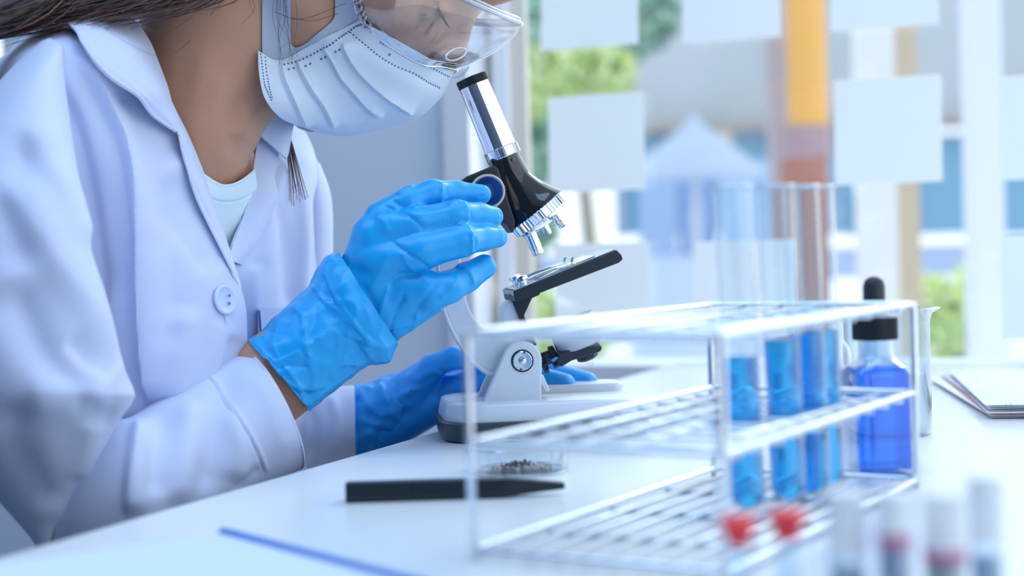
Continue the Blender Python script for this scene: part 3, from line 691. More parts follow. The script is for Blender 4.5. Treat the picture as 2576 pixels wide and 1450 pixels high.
for (a, b, lab), fy in zip(tubes_px, fills):
    g = G(b[0], b[1], TZ+.0056); d = (g-CAM)@_F; r = 46.5*d/FP
    top = P(a[0], a[1], (g[1])+.004); g = g+UP*.0002; ax = top-g; L = np.linalg.norm(ax)
    e = empty('test_tube', g, lab, 'test tube', TG)
    obj('glass_tube', *lathe(g, ax, profile_tube(r, L, .0006), 40, cap=False), M_TUBEG, e)
    obj('rim', *tube([top+np.array([math.cos(q)*r*1.04, math.sin(q)*r*1.04, -.0004]) for q in np.linspace(0, 2*math.pi, 40, endpoint=False)], .0007, 8, closed=True), M_GOGR, e)
    lv = L*((b[1]-fy)/(b[1]-a[1])); ri = r-.0007
    pr = [(ri*math.sin(q), r-ri*math.cos(q)) for q in np.linspace(.02, math.pi/2, 10)]+[(ri, lv-.0006), (ri*.94, lv-.0010), (.0003, lv-.0012)]
    obj('blue_liquid', *lathe(g, ax, pr, 40), M_BLUE, e)
# ------------------------------------------------------------------ dropper bottle
g = G(2209, 1190); dpt = (g-CAM)@_F; q = dpt/FP
bt = empty('dropper_bottle', g, 'clear dropper bottle of deep blue liquid with a ribbed black cap and rubber bulb', 'bottle')
def sqring(c, hw, z, rr, k=8, rot=.12):
    out = []
    for sx_, sy_, a0 in ((1, 1, 0), (-1, 1, 90), (-1, -1, 180), (1, -1, 270)):
        for i in range(k):
            a = math.radians(a0+90*i/(k-1)); x = sx_*(hw-rr)+rr*math.cos(a); y = sy_*(hw-rr)+rr*math.sin(a)
            out.append(c+np.array([x*math.cos(rot)-y*math.sin(rot), x*math.sin(rot)+y*math.cos(rot), z]))
    return np.array(out)
hw = 70*q; H = lambda y: (1192-y)*q
def bottle_rings(ins, zs):
    R = []
    for y, w, rr in zs: R.append(sqring(g, max(w*q-ins, .001), H(y)+(ins if y > 1180 else 0), min(max(rr*q-ins, .0005), max(w*q-ins, .001)*.999)))
    return R
prof = [(1192, 66, 14), (1186, 73, 16), (940, 73, 18), (922, 66, 40), (905, 52, 50), (895, 44, 44), (852, 42, 42)]
outr = bottle_rings(0, prof); innr = bottle_rings(.0012, [(1186, 66, 14)]+prof[1:])[::-1]
innr[-1] = innr[-1]+UP*.0022
obj('glass_body', *ringsurf(outr+innr, True, True, True), M_GLASS, bt)
lr = bottle_rings(.0014, [(1184, 67, 14), (1178, 73, 16), (945, 73, 18), (926, 70, 30), (924.5, 60, 30)]); lr[0] = lr[0]+UP*.001; lr[1] = lr[1]+UP*.0005
obj('blue_liquid', *ringsurf(lr), M_DBLUE, bt)
knurl(g+UP*H(856), g+UP*H(800), 57*q, 50, .05, M_BLACK, 'screw_cap', bt)
obj('rubber_bulb', *lathe(g, UP, [(40*q, H(802)), (34*q, H(797)), (29*q, H(790)), (27.5*q, H(780)), (27*q, H(722)), (23*q, H(708)), (14*q, H(700)), (.5*q, H(697))], 32), mat('black_rubber', (.015, .025, .04), .5), bt)
gx = g+np.array([-.0035, -.004, 0])
obj('pipette', *lathe(gx, UP, [(2*q, H(1150)), (6*q, H(1140)), (7*q, H(1125)), (15*q, H(1105)), (17*q, H(1090)), (17*q, H(858))], 20), glassmat('pipette_glass', (.8, .9, 1), .5, .03, haze=.12), bt)
# ------------------------------------------------------------------ beaker with water
bg = G(2290, 1100)+np.array([-.004, 0.02, 0]); bg[0] = P(2232, 1000, bg[1])[0]; q2 = bg[1]/FP
bk = empty('beaker', bg, 'clear glass beaker with a pouring spout standing behind the dropper bottle', 'beaker')
hb_ = (1085-770)*q2; rb = 108*q2; R = []
tt_ = np.linspace(0, 2*math.pi, 56, endpoint=False)
def bring(r, z, lip=0):
    sp_ = np.exp(-((np.angle(np.exp(1j*(tt_+.1))))/.22)**2)*lip
    return bg+np.stack([(r+sp_)*np.cos(tt_), (r+sp_)*np.sin(tt_), np.full_like(tt_, z)], 1)
for r, z, l_ in ((rb*.9, 0, 0), (rb*.97, .001, 0), (rb, .004, 0), (rb, hb_-.008, 0), (rb, hb_-.003, .002), (rb+.0025, hb_, .005), (rb+.002, hb_+.0008, .005), (rb-.001, hb_-.003, .002), (rb-.0012, hb_-.008, 0), (rb-.0012, .005, 0), (rb*.95, .0025, 0)): R.append(bring(r, z, l_))
obj('glass_wall', *ringsurf(R), M_GLASS, bk)
obj('water', *lathe(bg+UP*.0028, UP, [(rb*.93, 0), (rb-.0016, .003), (rb-.0016, hb_*.45), (.0003, hb_*.45)], 40), glassmat('water', (.9, .96, .98), .35, .02, haze=.03), bk)
# purple bottle standing behind the tubes
pg = G(2094, 1128); q3 = pg[1]/FP
pb = empty('reagent_bottle', pg, 'small bottle of dark magenta liquid, mostly hidden behind the test tubes', 'bottle')
pp = [(50, 0), (56, 6), (56, 230), (50, 255), (34, 275), (34, 350), (37, 352), (37, 362)]
obj('glass_body', *lathe(pg, UP, [(r*q3, z*q3) for r, z in pp]+[(r*q3-.0009, z*q3) for r, z in pp[::-1][:-1]]+[(50*q3, .0012)], 40), M_GLASS, pb)
obj('magenta_liquid', *lathe(pg+UP*.0014, UP, [(48*q3, 0), (54*q3-.0007, 5*q3), (54*q3-.0007, 195*q3), (.0003, 195*q3)], 40), M_PURP, pb)
# ------------------------------------------------------------------ petri dish and soil
pc = G(1303, 1186); r0 = 129*((pc-CAM)@_F)/FP
pd = empty('petri_dish', pc, 'shallow clear petri dish standing on the table behind the black pen', 'petri dish')
hh = .0148; w_ = .0009
obj('dish_wall', *lathe(pc+UP*.0003, UP, [(r0-.0025, 0), (r0-.0012, .0004), (r0-.0006, .0015), (r0, hh-.0004), (r0-.0003, hh), (r0-w_, hh-.0002), (r0-w_-.0006, .0018), (r0-.004, .0012)], 80), M_PLAST, pd)
obj('dish_rim', *tube([pc+UP*(hh+.0003)+np.array([math.cos(a), math.sin(a), 0])*(r0-.0005) for a in np.linspace(0, 2*math.pi, 80, endpoint=False)], .00060, 6, closed=True), M_RIM, pd)
obj('base_rim', *tube([pc+UP*(.0008)+np.array([math.cos(a), math.sin(a), 0])*(r0-.0014) for a in np.linspace(0, 2*math.pi, 80, endpoint=False)], .0006, 6, closed=True), M_RIM, pd)
mb = MB()
def rock(mb, c, s, mi):
    V, F = lathe(c-UP*s*.7, UP, [(.1*s, 0), (.7*s, .25*s), (s, .7*s), (.8*s, 1.15*s), (.1*s, 1.4*s)], 7); V = V+rng.normal(scale=s*.2, size=V.shape); mb.add(V, F, mi)
for i in range(620):
    t_ = rng.uniform(-1, 1); px = 1312+t_*66+rng.normal()*4; top = 20*math.exp(-((t_+.05)/.5)**2)+7
    c = pc+np.array([(px-1303)*pxm(pc[1])*1.0, rng.normal()*.0040, .0018+abs(rng.normal())*.5*top*pxm(pc[1])*.55])
    br = (px > 1262 and px < 1335 and c[2]-pc[2] > .0035)
    rock(mb, c, rng.uniform(.0004, .0011), 1 if br else (2 if rng.rand() < .25 else 0))
so = mb.build('soil_sample', [M_DIRT, M_DIRT2, mat('pale_crumb', hexc('c9c3b6'), .95)], smooth=False); tag(so, 'small heap of grey brown dry soil crumbs in the petri dish', 'soil', kind='stuff')
# ------------------------------------------------------------------ pen
a = G(869, 1268); b = G(1423, 1250); 
pdir = nrm(b-a); pl = np.linalg.norm(b-a); sd_ = np.array([-pdir[1], pdir[0], 0]); pw = .0062; ph = .0098
if sd_[1] < 0: sd_ = -sd_
pr = []
def penring(t, w, h, zb): # flat six sided section
    c = a+pdir*pl*t+sd_*pw; return np.array([c+sd_*(-w)+UP*(zb+h*.3), c+sd_*(-w*.75)+UP*zb, c+sd_*(w*.75)+UP*zb, c+sd_*w+UP*(zb+h*.3), c+sd_*w*.8+UP*(zb+h), c+sd_*(-w*.8)+UP*(zb+h)])
V, F = ringsurf([penring(0, pw*.94, ph*.96, .0006), penring(.004, pw, ph, .0004), penring(.30, pw, ph, .0004), penring(.70, pw, ph*.98, .0004), penring(.74, pw*.98, ph*.95, .0008), penring(.985, pw*.42, ph*.36, .0032), penring(1.0, pw*.36, ph*.30, .0034)])
pn = empty('marker_pen', a+pdir*pl/2, 'matt black angular marker pen lying in front of the petri dish', 'pen')
obj('barrel', V, F, mat('pen_black', (.010, .018, .026), .4), pn, smooth=False)
V, F = ringsurf([penring(.301, pw*1.015, ph*1.01, .0002), penring(.303, pw*1.015, ph*1.01, .0002)]); obj('cap_line', V, F, M_BLACKG, pn, smooth=False)
# ------------------------------------------------------------------ foreground folder with a blue edge
f0, f1 = G(562, 1352, TZ+.001), G(975, 1462, TZ+.001); fd = nrm(f1-f0); fp = np.array([fd[1], -fd[0], 0]); fp = fp if fp[1] < 0 else -fp
fp = nrm(G(-60, 1440, TZ+.001)-f0)
fe = empty('folder', (f0+f1)/2, 'pale blue folder with a darker blue spine in the near left corner of the table', 'folder')
V, F = prism([f0, f1+fd*.12, f1+fd*.12+fp*.21, f0+fp*.21], UP*.0030); bbox_obj('cover', V-UP*.0006, F, mat('pale_blue_cover', hexc('d5e3f7'), .6), fe, .001, 2)
mb = MB(); mb.add(*tube([f0+UP*.0016, f1+fd*.12+UP*.0016], .0030, 12)); mb.build('spine', mat('blue_spine', hexc('5588d6'), .5), fe)
# ------------------------------------------------------------------ papers
pp0 = G(2492, 1056); stk = empty('paper_stack', pp0, 'loose stack of printed papers at the right rear of the table', 'papers')
M_PRINT = bpy.data.materials.new('printed_paper'); M_PRINT.use_nodes = True; nn = M_PRINT.node_tree.nodes; ll = M_PRINT.node_tree.links
tcn = nn.new('ShaderNodeTexCoord'); wv = nn.new('ShaderNodeTexWave'); wv.inputs['Scale'].default_value = 9; wv.inputs['Distortion'].default_value = 4; wv.inputs['Detail'].default_value = 3
rp_ = nn.new('ShaderNodeValToRGB'); e_ = rp_.color_ramp.elements; e_[0].color = (*hexc('dde2ec'), 1); e_[1].color = (*hexc('dde2ec'), 1)
for p_, c_ in ((.45, 'dde2ec'), (.5, 'b87f98'), (.55, 'dde2ec'), (.72, 'dde2ec'), (.76, '5f80c8'), (.8, 'dde2ec')):
    x_ = e_.new(p_); x_.color = (*hexc(c_), 1)
ll.new(tcn.outputs['Object'], wv.inputs[0]); ll.new(wv.outputs[1], rp_.inputs[0]); ll.new(rp_.outputs[0], nn['Principled BSDF'].inputs[0])
pl_dir = nrm(G(2335, 935)-pp0); pr_dir = np.array([-pl_dir[1], pl_dir[0], 0]); pr_dir = pr_dir if pr_dir[0] > 0 else -pr_dir
for i in range(9):
    rr = rng.normal()*.02+.015*i*.4; D1 = nrm(pl_dir+pr_dir*rr); D2 = np.array([-D1[1], D1[0], 0]); D2 = D2 if D2[0] > 0 else -D2
    o0 = pp0+D1*rng.uniform(0, .006)+D2*rng.uniform(-.004, .004)+UP*(.0006+i*.0011)
    n, m = 8, 8; A = np.array([[o0+D1*.30*u+D2*.21*v+UP*(.0020*(math.sin(3*u+i)*.5+.5)*v*(i/8)+.0004*math.sin(5*v+i)) for v in np.linspace(0, 1, m)] for u in np.linspace(0, 1, n)]).reshape(-1, 3)
    F = [(r*m+s, r*m+s+1, (r+1)*m+s+1, (r+1)*m+s) for r in range(n-1) for s in range(m-1)]
    k = len(A); V = np.vstack([A+UP*.0005, A]); FF = [f[::-1] for f in F]+[tuple(k+q for q in f) for f in F]
    bdd = [(j, j+1) for j in range(m-1)]+[(i2*m+m-1, (i2+1)*m+m-1) for i2 in range(n-1)]+[((n-1)*m+j+1, (n-1)*m+j) for j in range(m-1)]+[((i2+1)*m, i2*m) for i2 in range(n-1)]
    FF += [(a_, b_, b_+k, a_+k) for a_, b_ in bdd]
    obj('sheet', V, FF, M_PRINT if i in (8, 5) else (mat('tinted_sheet', hexc('dfa79a'), .8) if i == 3 else M_PAPER), stk)
# second loose sheet beyond the tubes
# ------------------------------------------------------------------ blurred foreground vials and capped tubes
def front_item(pxc, ytop, Y, wpx): t_ = P(pxc, ytop, Y); return np.array([t_[0], t_[1], TZ]), t_[2]-TZ, wpx/2*Y/FP
RG = 'red capped sample tubes at the near edge'
for (pxc, yt, Y, lab) in ((1856, 1302, .51, 'small clear tube with a tapered red rubber stopper, left of the two'), (1979, 1288, .53, 'small clear tube with a tapered red rubber stopper, right of the two')):
    g0, h0, r_ = front_item(pxc, yt, Y, 96); e = empty('sample_tube', g0, lab, 'sample tube', RG)
    cz = 72*Y/FP; ri = r_*.56
    obj('stopper', *lathe(g0, UP, [(ri*.9, h0-cz), (ri*1.05, h0-cz+.0004), (r_*.80, h0-cz*.38), (r_, h0-cz*.26), (r_, h0-.0006), (r_*.9, h0), (r_*.3, h0-.0003)], 32), M_RED, e)
    pr = [(ri*.85, .0), (ri*1.02, .0012), (ri*1.08, h0-cz*.75), (ri*1.0, h0-cz*.75), (ri*.94, .002), (ri*.6, .0014)]
    obj('glass_tube', *lathe(g0, UP, pr, 28), M_GLASS, e)
VG = 'white capped vials at the near edge'
GREY = {'a': ('b7bfcc', 'grey powder'), 'b': ('a9a3b4', 'pink ringed'), 'c': ('b5bfb8', 'grey green'), 'd': ('9fb6c8', 'blue grey')}
for (pxc, yt, yc, Y, wpx, col, lab) in ((2128, 1236, 1392, .50, 96, 'c3cad8', 'white capped vial with lilac grey contents, leftmost of the four'), (2247, 1236, 1342, .49, 84, 'b3bdd0', 'white capped vial with a pink collar under the cap'),
                                       (2373, 1240, 1382, .50, 108, 'c5d0ca', 'white capped vial with grey green contents, right of the pink collared one'), (2478, 1198, 1362, .52, 86, 'b8ccdb', 'white capped vial with blue grey contents, rightmost of the four')):
    g0, h0, r_ = front_item(pxc, yt, Y, wpx); e = empty('vial', g0, lab, 'vial', VG); ch = (yc-yt)*Y/FP
    knurl(g0+UP*(h0-ch), g0+UP*h0, r_, 28, .03, mat('vial_cap', hexc('f2f5f8'), .5), 'cap', e)
    obj('glass_body', *lathe(g0, UP, [(r_*.9, 0), (r_*1.0, .001), (r_*1.0, h0-ch*1.05), (r_*.92, h0-ch*1.0), (r_*.85, h0-ch*1.0), (r_*.9, h0-ch*1.08), (r_*.9, .0018), (r_*.5, .0012)], 32), M_GLASS, e)
    obj('contents', *lathe(g0+UP*.002, UP, [(r_*.86, 0), (r_*.88, .001), (r_*.88, h0-ch*1.25-.002), (.0003, h0-ch*1.25-.002)], 28), mat('contents_'+col, hexc(col), .8), e)
    if 'pink' in lab: obj('collar', *lathe(g0+UP*(h0-ch-.004), UP, [(r_*1.02, 0), (r_*1.04, .0004), (r_*1.04, .0037), (r_*1.0, .0040)], 32), mat('pink_collar', hexc('c2789c'), .5), e)
# ================================================================== PERSON
YM = 1.095                                        # mid plane of the head
per = empty('person', P(400, 900, 1.08)*np.array([1, 1, 0]), 'person in a white lab coat, face mask and clear goggles bending over the microscope', 'person')
UPX = YM/FP
hf = np.array([.63, 0, -.777]); hu = np.array([.777, 0, .63]); hs = np.array([0, 1.0, 0]); HC = P(972, -234, YM)
def H_(f, u, s=0.): return HC+hf*f+hu*u+hs*s
def K(*pts): return [(P(x, y, Y), r*Y/FP) for x, y, Y, r in pts]
# ---- right hand skeleton (image px, depth, radius px)
RH_F = [K((960, 552, 1.030, 46), (1030, 508, 1.034, 38), (1086, 487, 1.040, 34), (1150, 484, 1.052, 28), (1212, 489, 1.0585, 25)),
        K((935, 592, 1.024, 50), (1050, 560, 1.022, 41), (1148, 542, 1.028, 37), (1205, 541, 1.042, 30), (1241, 545, 1.048, 26)),
        K((950, 655, 1.022, 54), (1060, 632, 1.018, 47), (1162, 606, 1.024, 40), (1215, 599, 1.038, 31), (1251, 597, 1.045, 27)),
        K((1010, 728, 1.026, 54), (1080, 735, 1.022, 50), (1128, 724, 1.024, 40), (1172, 700, 1.034, 36), (1218, 671, 1.044, 31))]
RH_T = K((930, 690, 1.045, 50), (1010, 640, 1.066, 40), (1085, 585, 1.076, 32), (1140, 560, 1.078, 28))
RH_P = [K((905, 705, 1.03, 56), (948, 585, 1.03, 52)), K((905, 705, 1.03, 60), (940, 610, 1.026, 54)), K((930, 745, 1.03, 64), (965, 665, 1.024, 58)), K((960, 795, 1.032, 62), (1030, 745, 1.026, 58)),
        K((955, 812, 1.034, 60), (1075, 752, 1.028, 46)), K((850, 790, 1.03, 84), (935, 730, 1.03, 76)), K((900, 830, 1.034, 80), (960, 790, 1.03, 70))]
RW_ = K((560, 1060, 1.018, 112), (700, 945, 1.02, 104), (850, 800, 1.03, 92))
# ---- left hand skeleton
LH_F = [K((1120, 990, 1.178, 46), (1240, 948, 1.158, 38), (1340, 955, 1.146, 36), (1420, 968, 1.140, 29)),
        K((1110, 965, 1.192, 46), (1250, 926, 1.178, 38), (1385, 944, 1.168, 35), (1477, 964, 1.163, 29)),
        K((1105, 960, 1.206, 44), (1220, 930, 1.20, 36), (1310, 952, 1.194, 32), (1370, 968, 1.19, 27)),
        K((1080, 960, 1.22, 42), (1170, 940, 1.222, 32), (1240, 955, 1.22, 28))]
LH_T = K((1030, 1000, 1.172, 46), (1085, 925, 1.165, 32), (1140, 899, 1.158, 27), (1185, 912, 1.152, 24))
LH_P = [K((940, 1055, 1.19, 74), (1080, 985, 1.185, 56)), K((960, 1070, 1.185, 70), (1080, 1020, 1.178, 54)), K((940, 1050, 1.195, 72), (1080, 965, 1.205, 50)), K((950, 1040, 1.188, 62), (1060, 945, 1.172, 36))]
LW_ = K((700, 1110, 1.195, 66), (880, 1070, 1.195, 58), (950, 1060, 1.195, 56))
def hand_sdf(s, fs, th, pal, k, g):
    for a in pal: s.chain([(p, r+g) for p, r in a], k*1.6)
    for f in fs+[th]: s.chain([(p, r+g) for p, r in f], k)
    return s
# ---- body: one continuous surface
B = SDF((-.42, .83, .50), (HC[0]+.15, 1.31, HC[2]+.14), .0026)
B.chain(K((700, -115, YM, 190), (585, 20, YM, 205), (505, 230, 1.092, 168), (462, 340, 1.088, 146), (452, 440, 1.088, 152)), .02)
B.chain(K((620, 110, YM, 120), (690, 150, YM, 100), (860, 190, YM, 62)), .02)
B.chain(K((452, 470, 1.115, 130), (430, 640, 1.15, 200), (380, 1000, 1.13, 220), (350, 1500, 1.12, 260), (330, 1800, 1.12, 300)), .02)
B.chain(K((440, 480, 1.09, 90), (260, 400, 1.03, 110), (90, 330, .99, 130), (20, 700, .965, 110), (90, 1150, .945, 80), (330, 1200, .975, 85), (560, 1060, 1.018, 104)), .02)
B.chain(K((520, 480, 1.15, 90), (640, 460, 1.175, 55), (735, 560, 1.205, 60), (745, 800, 1.215, 75), (690, 1080, 1.20, 80), (880, 1070, 1.195, 58)), .02)
B.chain(RW_, .012); B.chain(LW_, .012)
hand_sdf(B, RH_F, RH_T, RH_P, .003, -.0036); hand_sdf(B, LH_F, LH_T, LH_P, .003, -.0036)
Hs = B
Hs.ell(H_(-.012, .022), [hf*.093, hu*.092, hs*.075], .01); Hs.ell(H_(.035, .02), [hf*.06, hu*.07, hs*.062], .02); Hs.ell(H_(.066, .044), [hf*.044, hu*.042, hs*.052], .015)
for s_ in (-1, 1):
    Hs.cap(H_(.05, -.035, .035*s_), H_(.02, -.045, .05*s_), .030, .022, .015)
    Hs.chain([(H_(-.012, -.045, .056*s_), .017), (H_(.0, -.078, .050*s_), .017), (H_(.075, -.097, .014*s_), .015)], .018)
    Hs.cap(H_(.082, .006, .012*s_), H_(.073, .008, .045*s_), .008, .007, .01)
    Hs.cap(H_(.085, -.026, .030*s_), H_(.081, -.026, .038*s_), .010, .009, .008, sub=True)
    Hs.ell(H_(.0730, -.025, .032*s_), [hf*.0120, hu*.0120, hs*.0125], .001)
    Hs.cap(H_(.0845, -.0175, .023*s_), H_(.081, -.018, .043*s_), .0028, .0022, .003)
    Hs.cap(H_(.0835, -.0305, .024*s_), H_(.081, -.0295, .042*s_), .0020, .0018, .003)
    Hs.cap(H_(.100, -.036, .009*s_), H_(.094, -.038, .012*s_), .0075, .006, .005)
    Hs.ell(H_(-.010, -.016, .074*s_), [hf*.016, hu*.030, hs*.007], .004); Hs.ell(H_(-.008, -.012, .081*s_), [hf*.009, hu*.019, hs*.005], .003, sub=True)
Hs.cap(H_(.084, .004), H_(.109, -.033), .008, .0085, .010); Hs.cap(H_(.055, -.015), H_(.072, -.042), .032, .024, .012); Hs.cap(H_(.078, -.005), H_(.094, -.034), .011, .012, .008)
Hs.cap(H_(.055, -.06), H_(.070, -.085), .035, .028, .02); Hs.cap(H_(.088, -.052), H_(.088, -.066), .013, .012, .01)
Hs.cap(H_(.0975, -.062, -.012), H_(.0975, -.062, .012), .0050, .0050, .003); Hs.cap(H_(.0955, -.071, -.010), H_(.0955, -.071, .010), .0055, .0055, .003)
Hs.cap(H_(.082, -.095, -.006), H_(.082, -.095, .006), .015, .015, .012)
BV, BF = B.mesh(2)
def fin(V, F, lines): return crease(V, F, lines)
# neck detail: tendon, collar bone hollow and jaw shelf
BV = crease(BV, BF, [([(560, 180), (545, 300), (560, 440)], .0018, 26), ([(690, 250), (620, 300), (600, 360)], .0022, 22), ([(640, 235), (600, 270), (585, 330)], -.0015, 20), ([(520, 60), (500, 240), (520, 400)], .0012, 40), ([(470, 120), (460, 300)], -.0010, 30)])
bodyo = obj('body', BV, BF, M_SKIN, per)
HB = bvh_of(BV, BF)
def onskin(px, py, off=.0015, fb=1.03):
    d = nrm(ray(px, py)); r = HB.ray_cast(Vector(CAM), Vector(d))
    return P(px, py, fb) if r[0] is None else np.array(r[0])-d*off
# ---- gloves
def glove(name, fs, th, pal, wrist, lo, hi, lines, cuff, m, h=.0013, g=.0, noise_amp=.00025, seed=0):
    lines = [(l_[0], l_[1]*1.6)+tuple(q*.85 for q in l_[2:]) for l_ in lines]
    s = SDF(lo, hi, h); hand_sdf(s, fs, th, pal, .0032, g); V, F = s.mesh(2)
    V = crease(V, F, lines, cusp=True)
    N = vnormals(V, F); nn = np.array([noise.noise(Vector(v*60+seed))+.5*noise.noise(Vector(v*170+seed)) for v in V]); V = V+N*(nn*noise_amp)[:, None]
    mb = MB(); mb.add(V, F)
    cV, cF = cuff; mb.add(cV, cF)
    return mb.build(name, m, per)
def loft_px(st, n, k, th=0., lines=(), wob=0., seed=0, power=1.0, rough=0., sh=0., cusp=False):
    """st: (cx,cy, hx,hy, Y, dep) tube through image stations; hx,hy half extent vector in px, dep half depth in m"""
    A = catmull(np.array(st, float), n); t = np.linspace(0, 2*math.pi, k, endpoint=False); R = []
    for i, (cx, cy, hx, hy, Y, dp) in enumerate(A):
        c = P(cx, cy, Y); e = P(cx+hx, cy+hy, Y)-c; rd_ = nrm(c-CAM); hp = nrm(P(cx+hy, cy-hx, Y)-c); rd_ = rd_*dp-hp*sh*dp
        w = 1+wob*np.array([noise.noise(Vector((math.cos(a)*1.7, math.sin(a)*1.7, i/n*5+seed))) for a in t])
        R.append(c+(np.cos(t)*w)[:, None]*e+(np.sin(t)*w)[:, None]*rd_)
    V, F = ringsurf(R, True, False, False)
    N = vnormals(V, F); ctr = np.repeat(np.array([r.mean(0) for r in R]), k, 0)
    if np.sum(N*(V-ctr)) < 0: F = [f[::-1] for f in F]
    if len(lines): V = crease(V, F, lines, cusp=cusp)
    if rough:
        N = vnormals(V, F); V = V+N*np.array([rough*(1-abs(noise.noise(Vector(v*38+seed)))*2.2)+rough*.7*(1-abs(noise.noise(Vector(v*85+seed)))*2.2) for v in V])[:, None]
    if th:
        N = vnormals(V, F); m_ = len(V); V = np.vstack([V, V-N*th]); F2 = list(F)+[tuple(m_+i for i in f[::-1]) for f in F]
        for j in range(k):
            a, b = j, (j+1) % k; F2.append((b, a, a+m_, b+m_)); a2, b2 = (n-1)*k+j, (n-1)*k+(j+1) % k; F2.append((a2, b2, b2+m_, a2+m_))
        F = F2
    return V, F
g3 = lambda pts: [(x/2.071+560, y/2.071+400) for x, y in pts]          # helper for traced crease lines
RL_ = [  # right glove folds: (polyline, amplitude, width, other width)
    (g3([(820, 240), (960, 290), (1070, 378)]), -.0010, 9, 5), (g3([(870, 205), (930, 240), (1000, 250), (1120, 245)]), -.0012, 7, 5), (g3([(870, 420), (980, 500), (1100, 585)]), -.0012, 10, 5),
    (g3([(905, 190), (960, 150), (1000, 150)]), .0008, 5, 8), (g3([(1130, 115), (1140, 160), (1130, 235)]), .0011, 4, 9), (g3([(1165, 150), (1175, 200)]), -.0006, 4),
    (g3([(1250, 225), (1275, 270), (1270, 330)]), .0010, 5, 9), (g3([(1285, 260), (1300, 300), (1290, 345)]), -.0009, 5), (g3([(1180, 230), (1250, 215), (1275, 240)]), .0007, 6),
    (g3([(1285, 360), (1300, 420), (1290, 500)]), .0012, 5, 10), (g3([(1310, 400), (1320, 450), (1310, 490)]), -.0010, 5), (g3([(1210, 345), (1260, 345), (1300, 370)]), .0008, 6),
    (g3([(1240, 560), (1290, 600), (1310, 670)]), .0010, 6, 12), (g3([(1215, 575), (1240, 545), (1290, 520)]), .0010, 5, 8), (g3([(1390, 150), (1370, 190), (1330, 205)]), -.0006, 5),
    (g3([(1400, 495), (1425, 520), (1410, 545)]), -.0007, 4), (g3([(1440, 260), (1455, 300), (1430, 325)]), -.0006, 5), (g3([(1465, 370), (1478, 400), (1465, 430)]), -.0006, 5),
    (g3([(860, 440), (840, 560), (720, 760)]), .0007, 18, 30), (g3([(870, 640), (830, 760), (790, 900)]), .0010, 9, 16), (g3([(960, 680), (900, 800), (850, 960)]), -.0009, 9, 14),
    (g3([(1010, 790), (1000, 860), (960, 930)]), .0010, 6, 14), (g3([(810, 920), (900, 880), (1000, 850)]), .0008, 5, 8), (g3([(1130, 640), (1040, 740), (1000, 800)]), -.0008, 10, 14),
    (g3([(1230, 610), (1180, 680), (1120, 730)]), .0009, 8, 12), (g3([(1220, 710), (1130, 760), (1000, 800)]), .0007, 6, 10), (g3([(1190, 745), (1090, 800), (1010, 900)]), -.0008, 7, 12),
    (g3([(700, 420), (660, 560), (640, 700)]), .0006, 14, 26), (g3([(780, 300), (840, 330), (860, 400)]), .0009, 12, 22), (g3([(900, 260), (860, 300), (800, 290)]), .0008, 10, 18),
    (g3([(720, 640), (780, 740), (820, 860)]), -.0006, 12, 18), (g3([(920, 470), (980, 560), (1080, 640)]), .0009, 12, 20), (g3([(1190, 230), (1100, 250), (1010, 255)]), -.0008, 6)]
CL = [(g3(p), a*1.5, w, w2) for p, a, w, w2 in (
    ([(600, 480), (548, 560), (560, 650), (620, 760), (700, 870), (770, 945), (860, 985), (915, 980)], .0009, 9, 5),
    ([(440, 710), (400, 740), (390, 790), (450, 830)], .0011, 5, 8), ([(460, 660), (500, 690), (530, 740), (640, 820)], .0010, 7, 9), ([(530, 600), (560, 700), (600, 780)], -.0010, 9, 9),
    ([(380, 750), (420, 830), (430, 980), (480, 1080)], .0010, 5, 9), ([(430, 985), (520, 930), (590, 880)], .0010, 4, 8), ([(590, 880), (600, 960), (580, 1060)], .0008, 5, 8),
    ([(430, 1000), (340, 1040), (260, 1070)], .0009, 5, 8), ([(330, 830), (280, 900), (270, 980), (300, 1060)], .0009, 5, 8), ([(480, 1080), (600, 1060), (760, 1060)], .0010, 5, 9),
    ([(430, 1030), (470, 1120), (440, 1230)], .0009, 5, 9), ([(260, 1100), (360, 1080), (480, 1080)], -.0009, 7, 7), ([(300, 1060), (380, 1160), (420, 1290)], .0009, 5, 9),
    ([(640, 1150), (560, 1180), (450, 1260)], .0008, 5, 8), ([(620, 900), (700, 930), (800, 970)], .0009, 5, 8), ([(230, 890), (300, 920), (380, 930)], -.0007, 6, 8), ([(500, 760), (480, 860), (430, 980)], -.0009, 7, 8),
    ([(160, 960), (200, 990), (230, 1060), (240, 1130), (290, 1220), (350, 1290), (430, 1310)], .0012, 4, 6), ([(700, 1000), (640, 1020), (560, 1110)], .0008, 5, 7), ([(350, 1180), (450, 1190), (560, 1170)], .0007, 4, 7))]
cuffR = loft_px([(926, 752, 72, 112, 1.030, .033), (900, 776, 77, 126, 1.03, .037), (872, 800, 76, 112, 1.03, .036), (852, 818, 72, 97, 1.03, .035), (806, 856, 64, 98, 1.027, .035), (742, 914, 68, 90, 1.022, .034), (712, 940, 74, 88, 1.021, .035), (703, 947, 77, 88, 1.021, .036)], 120, 150, .0007, CL, .04, 3, rough=.0013, cusp=True)
glove('glove', RH_F, RH_T, RH_P, RW_, P(760, 960, 1.06)*np.array([1, 0, 1])+np.array([-.03, .96, -.03]), P(1320, 400, 1.0)*np.array([1, 0, 1])+np.array([.04, 1.12, .03]), RL_, cuffR, M_GLOVE, .0013, 0, .00022, 2)
h3 = lambda pts: [(x/2.862+800, y/2.862+820) for x, y in pts]
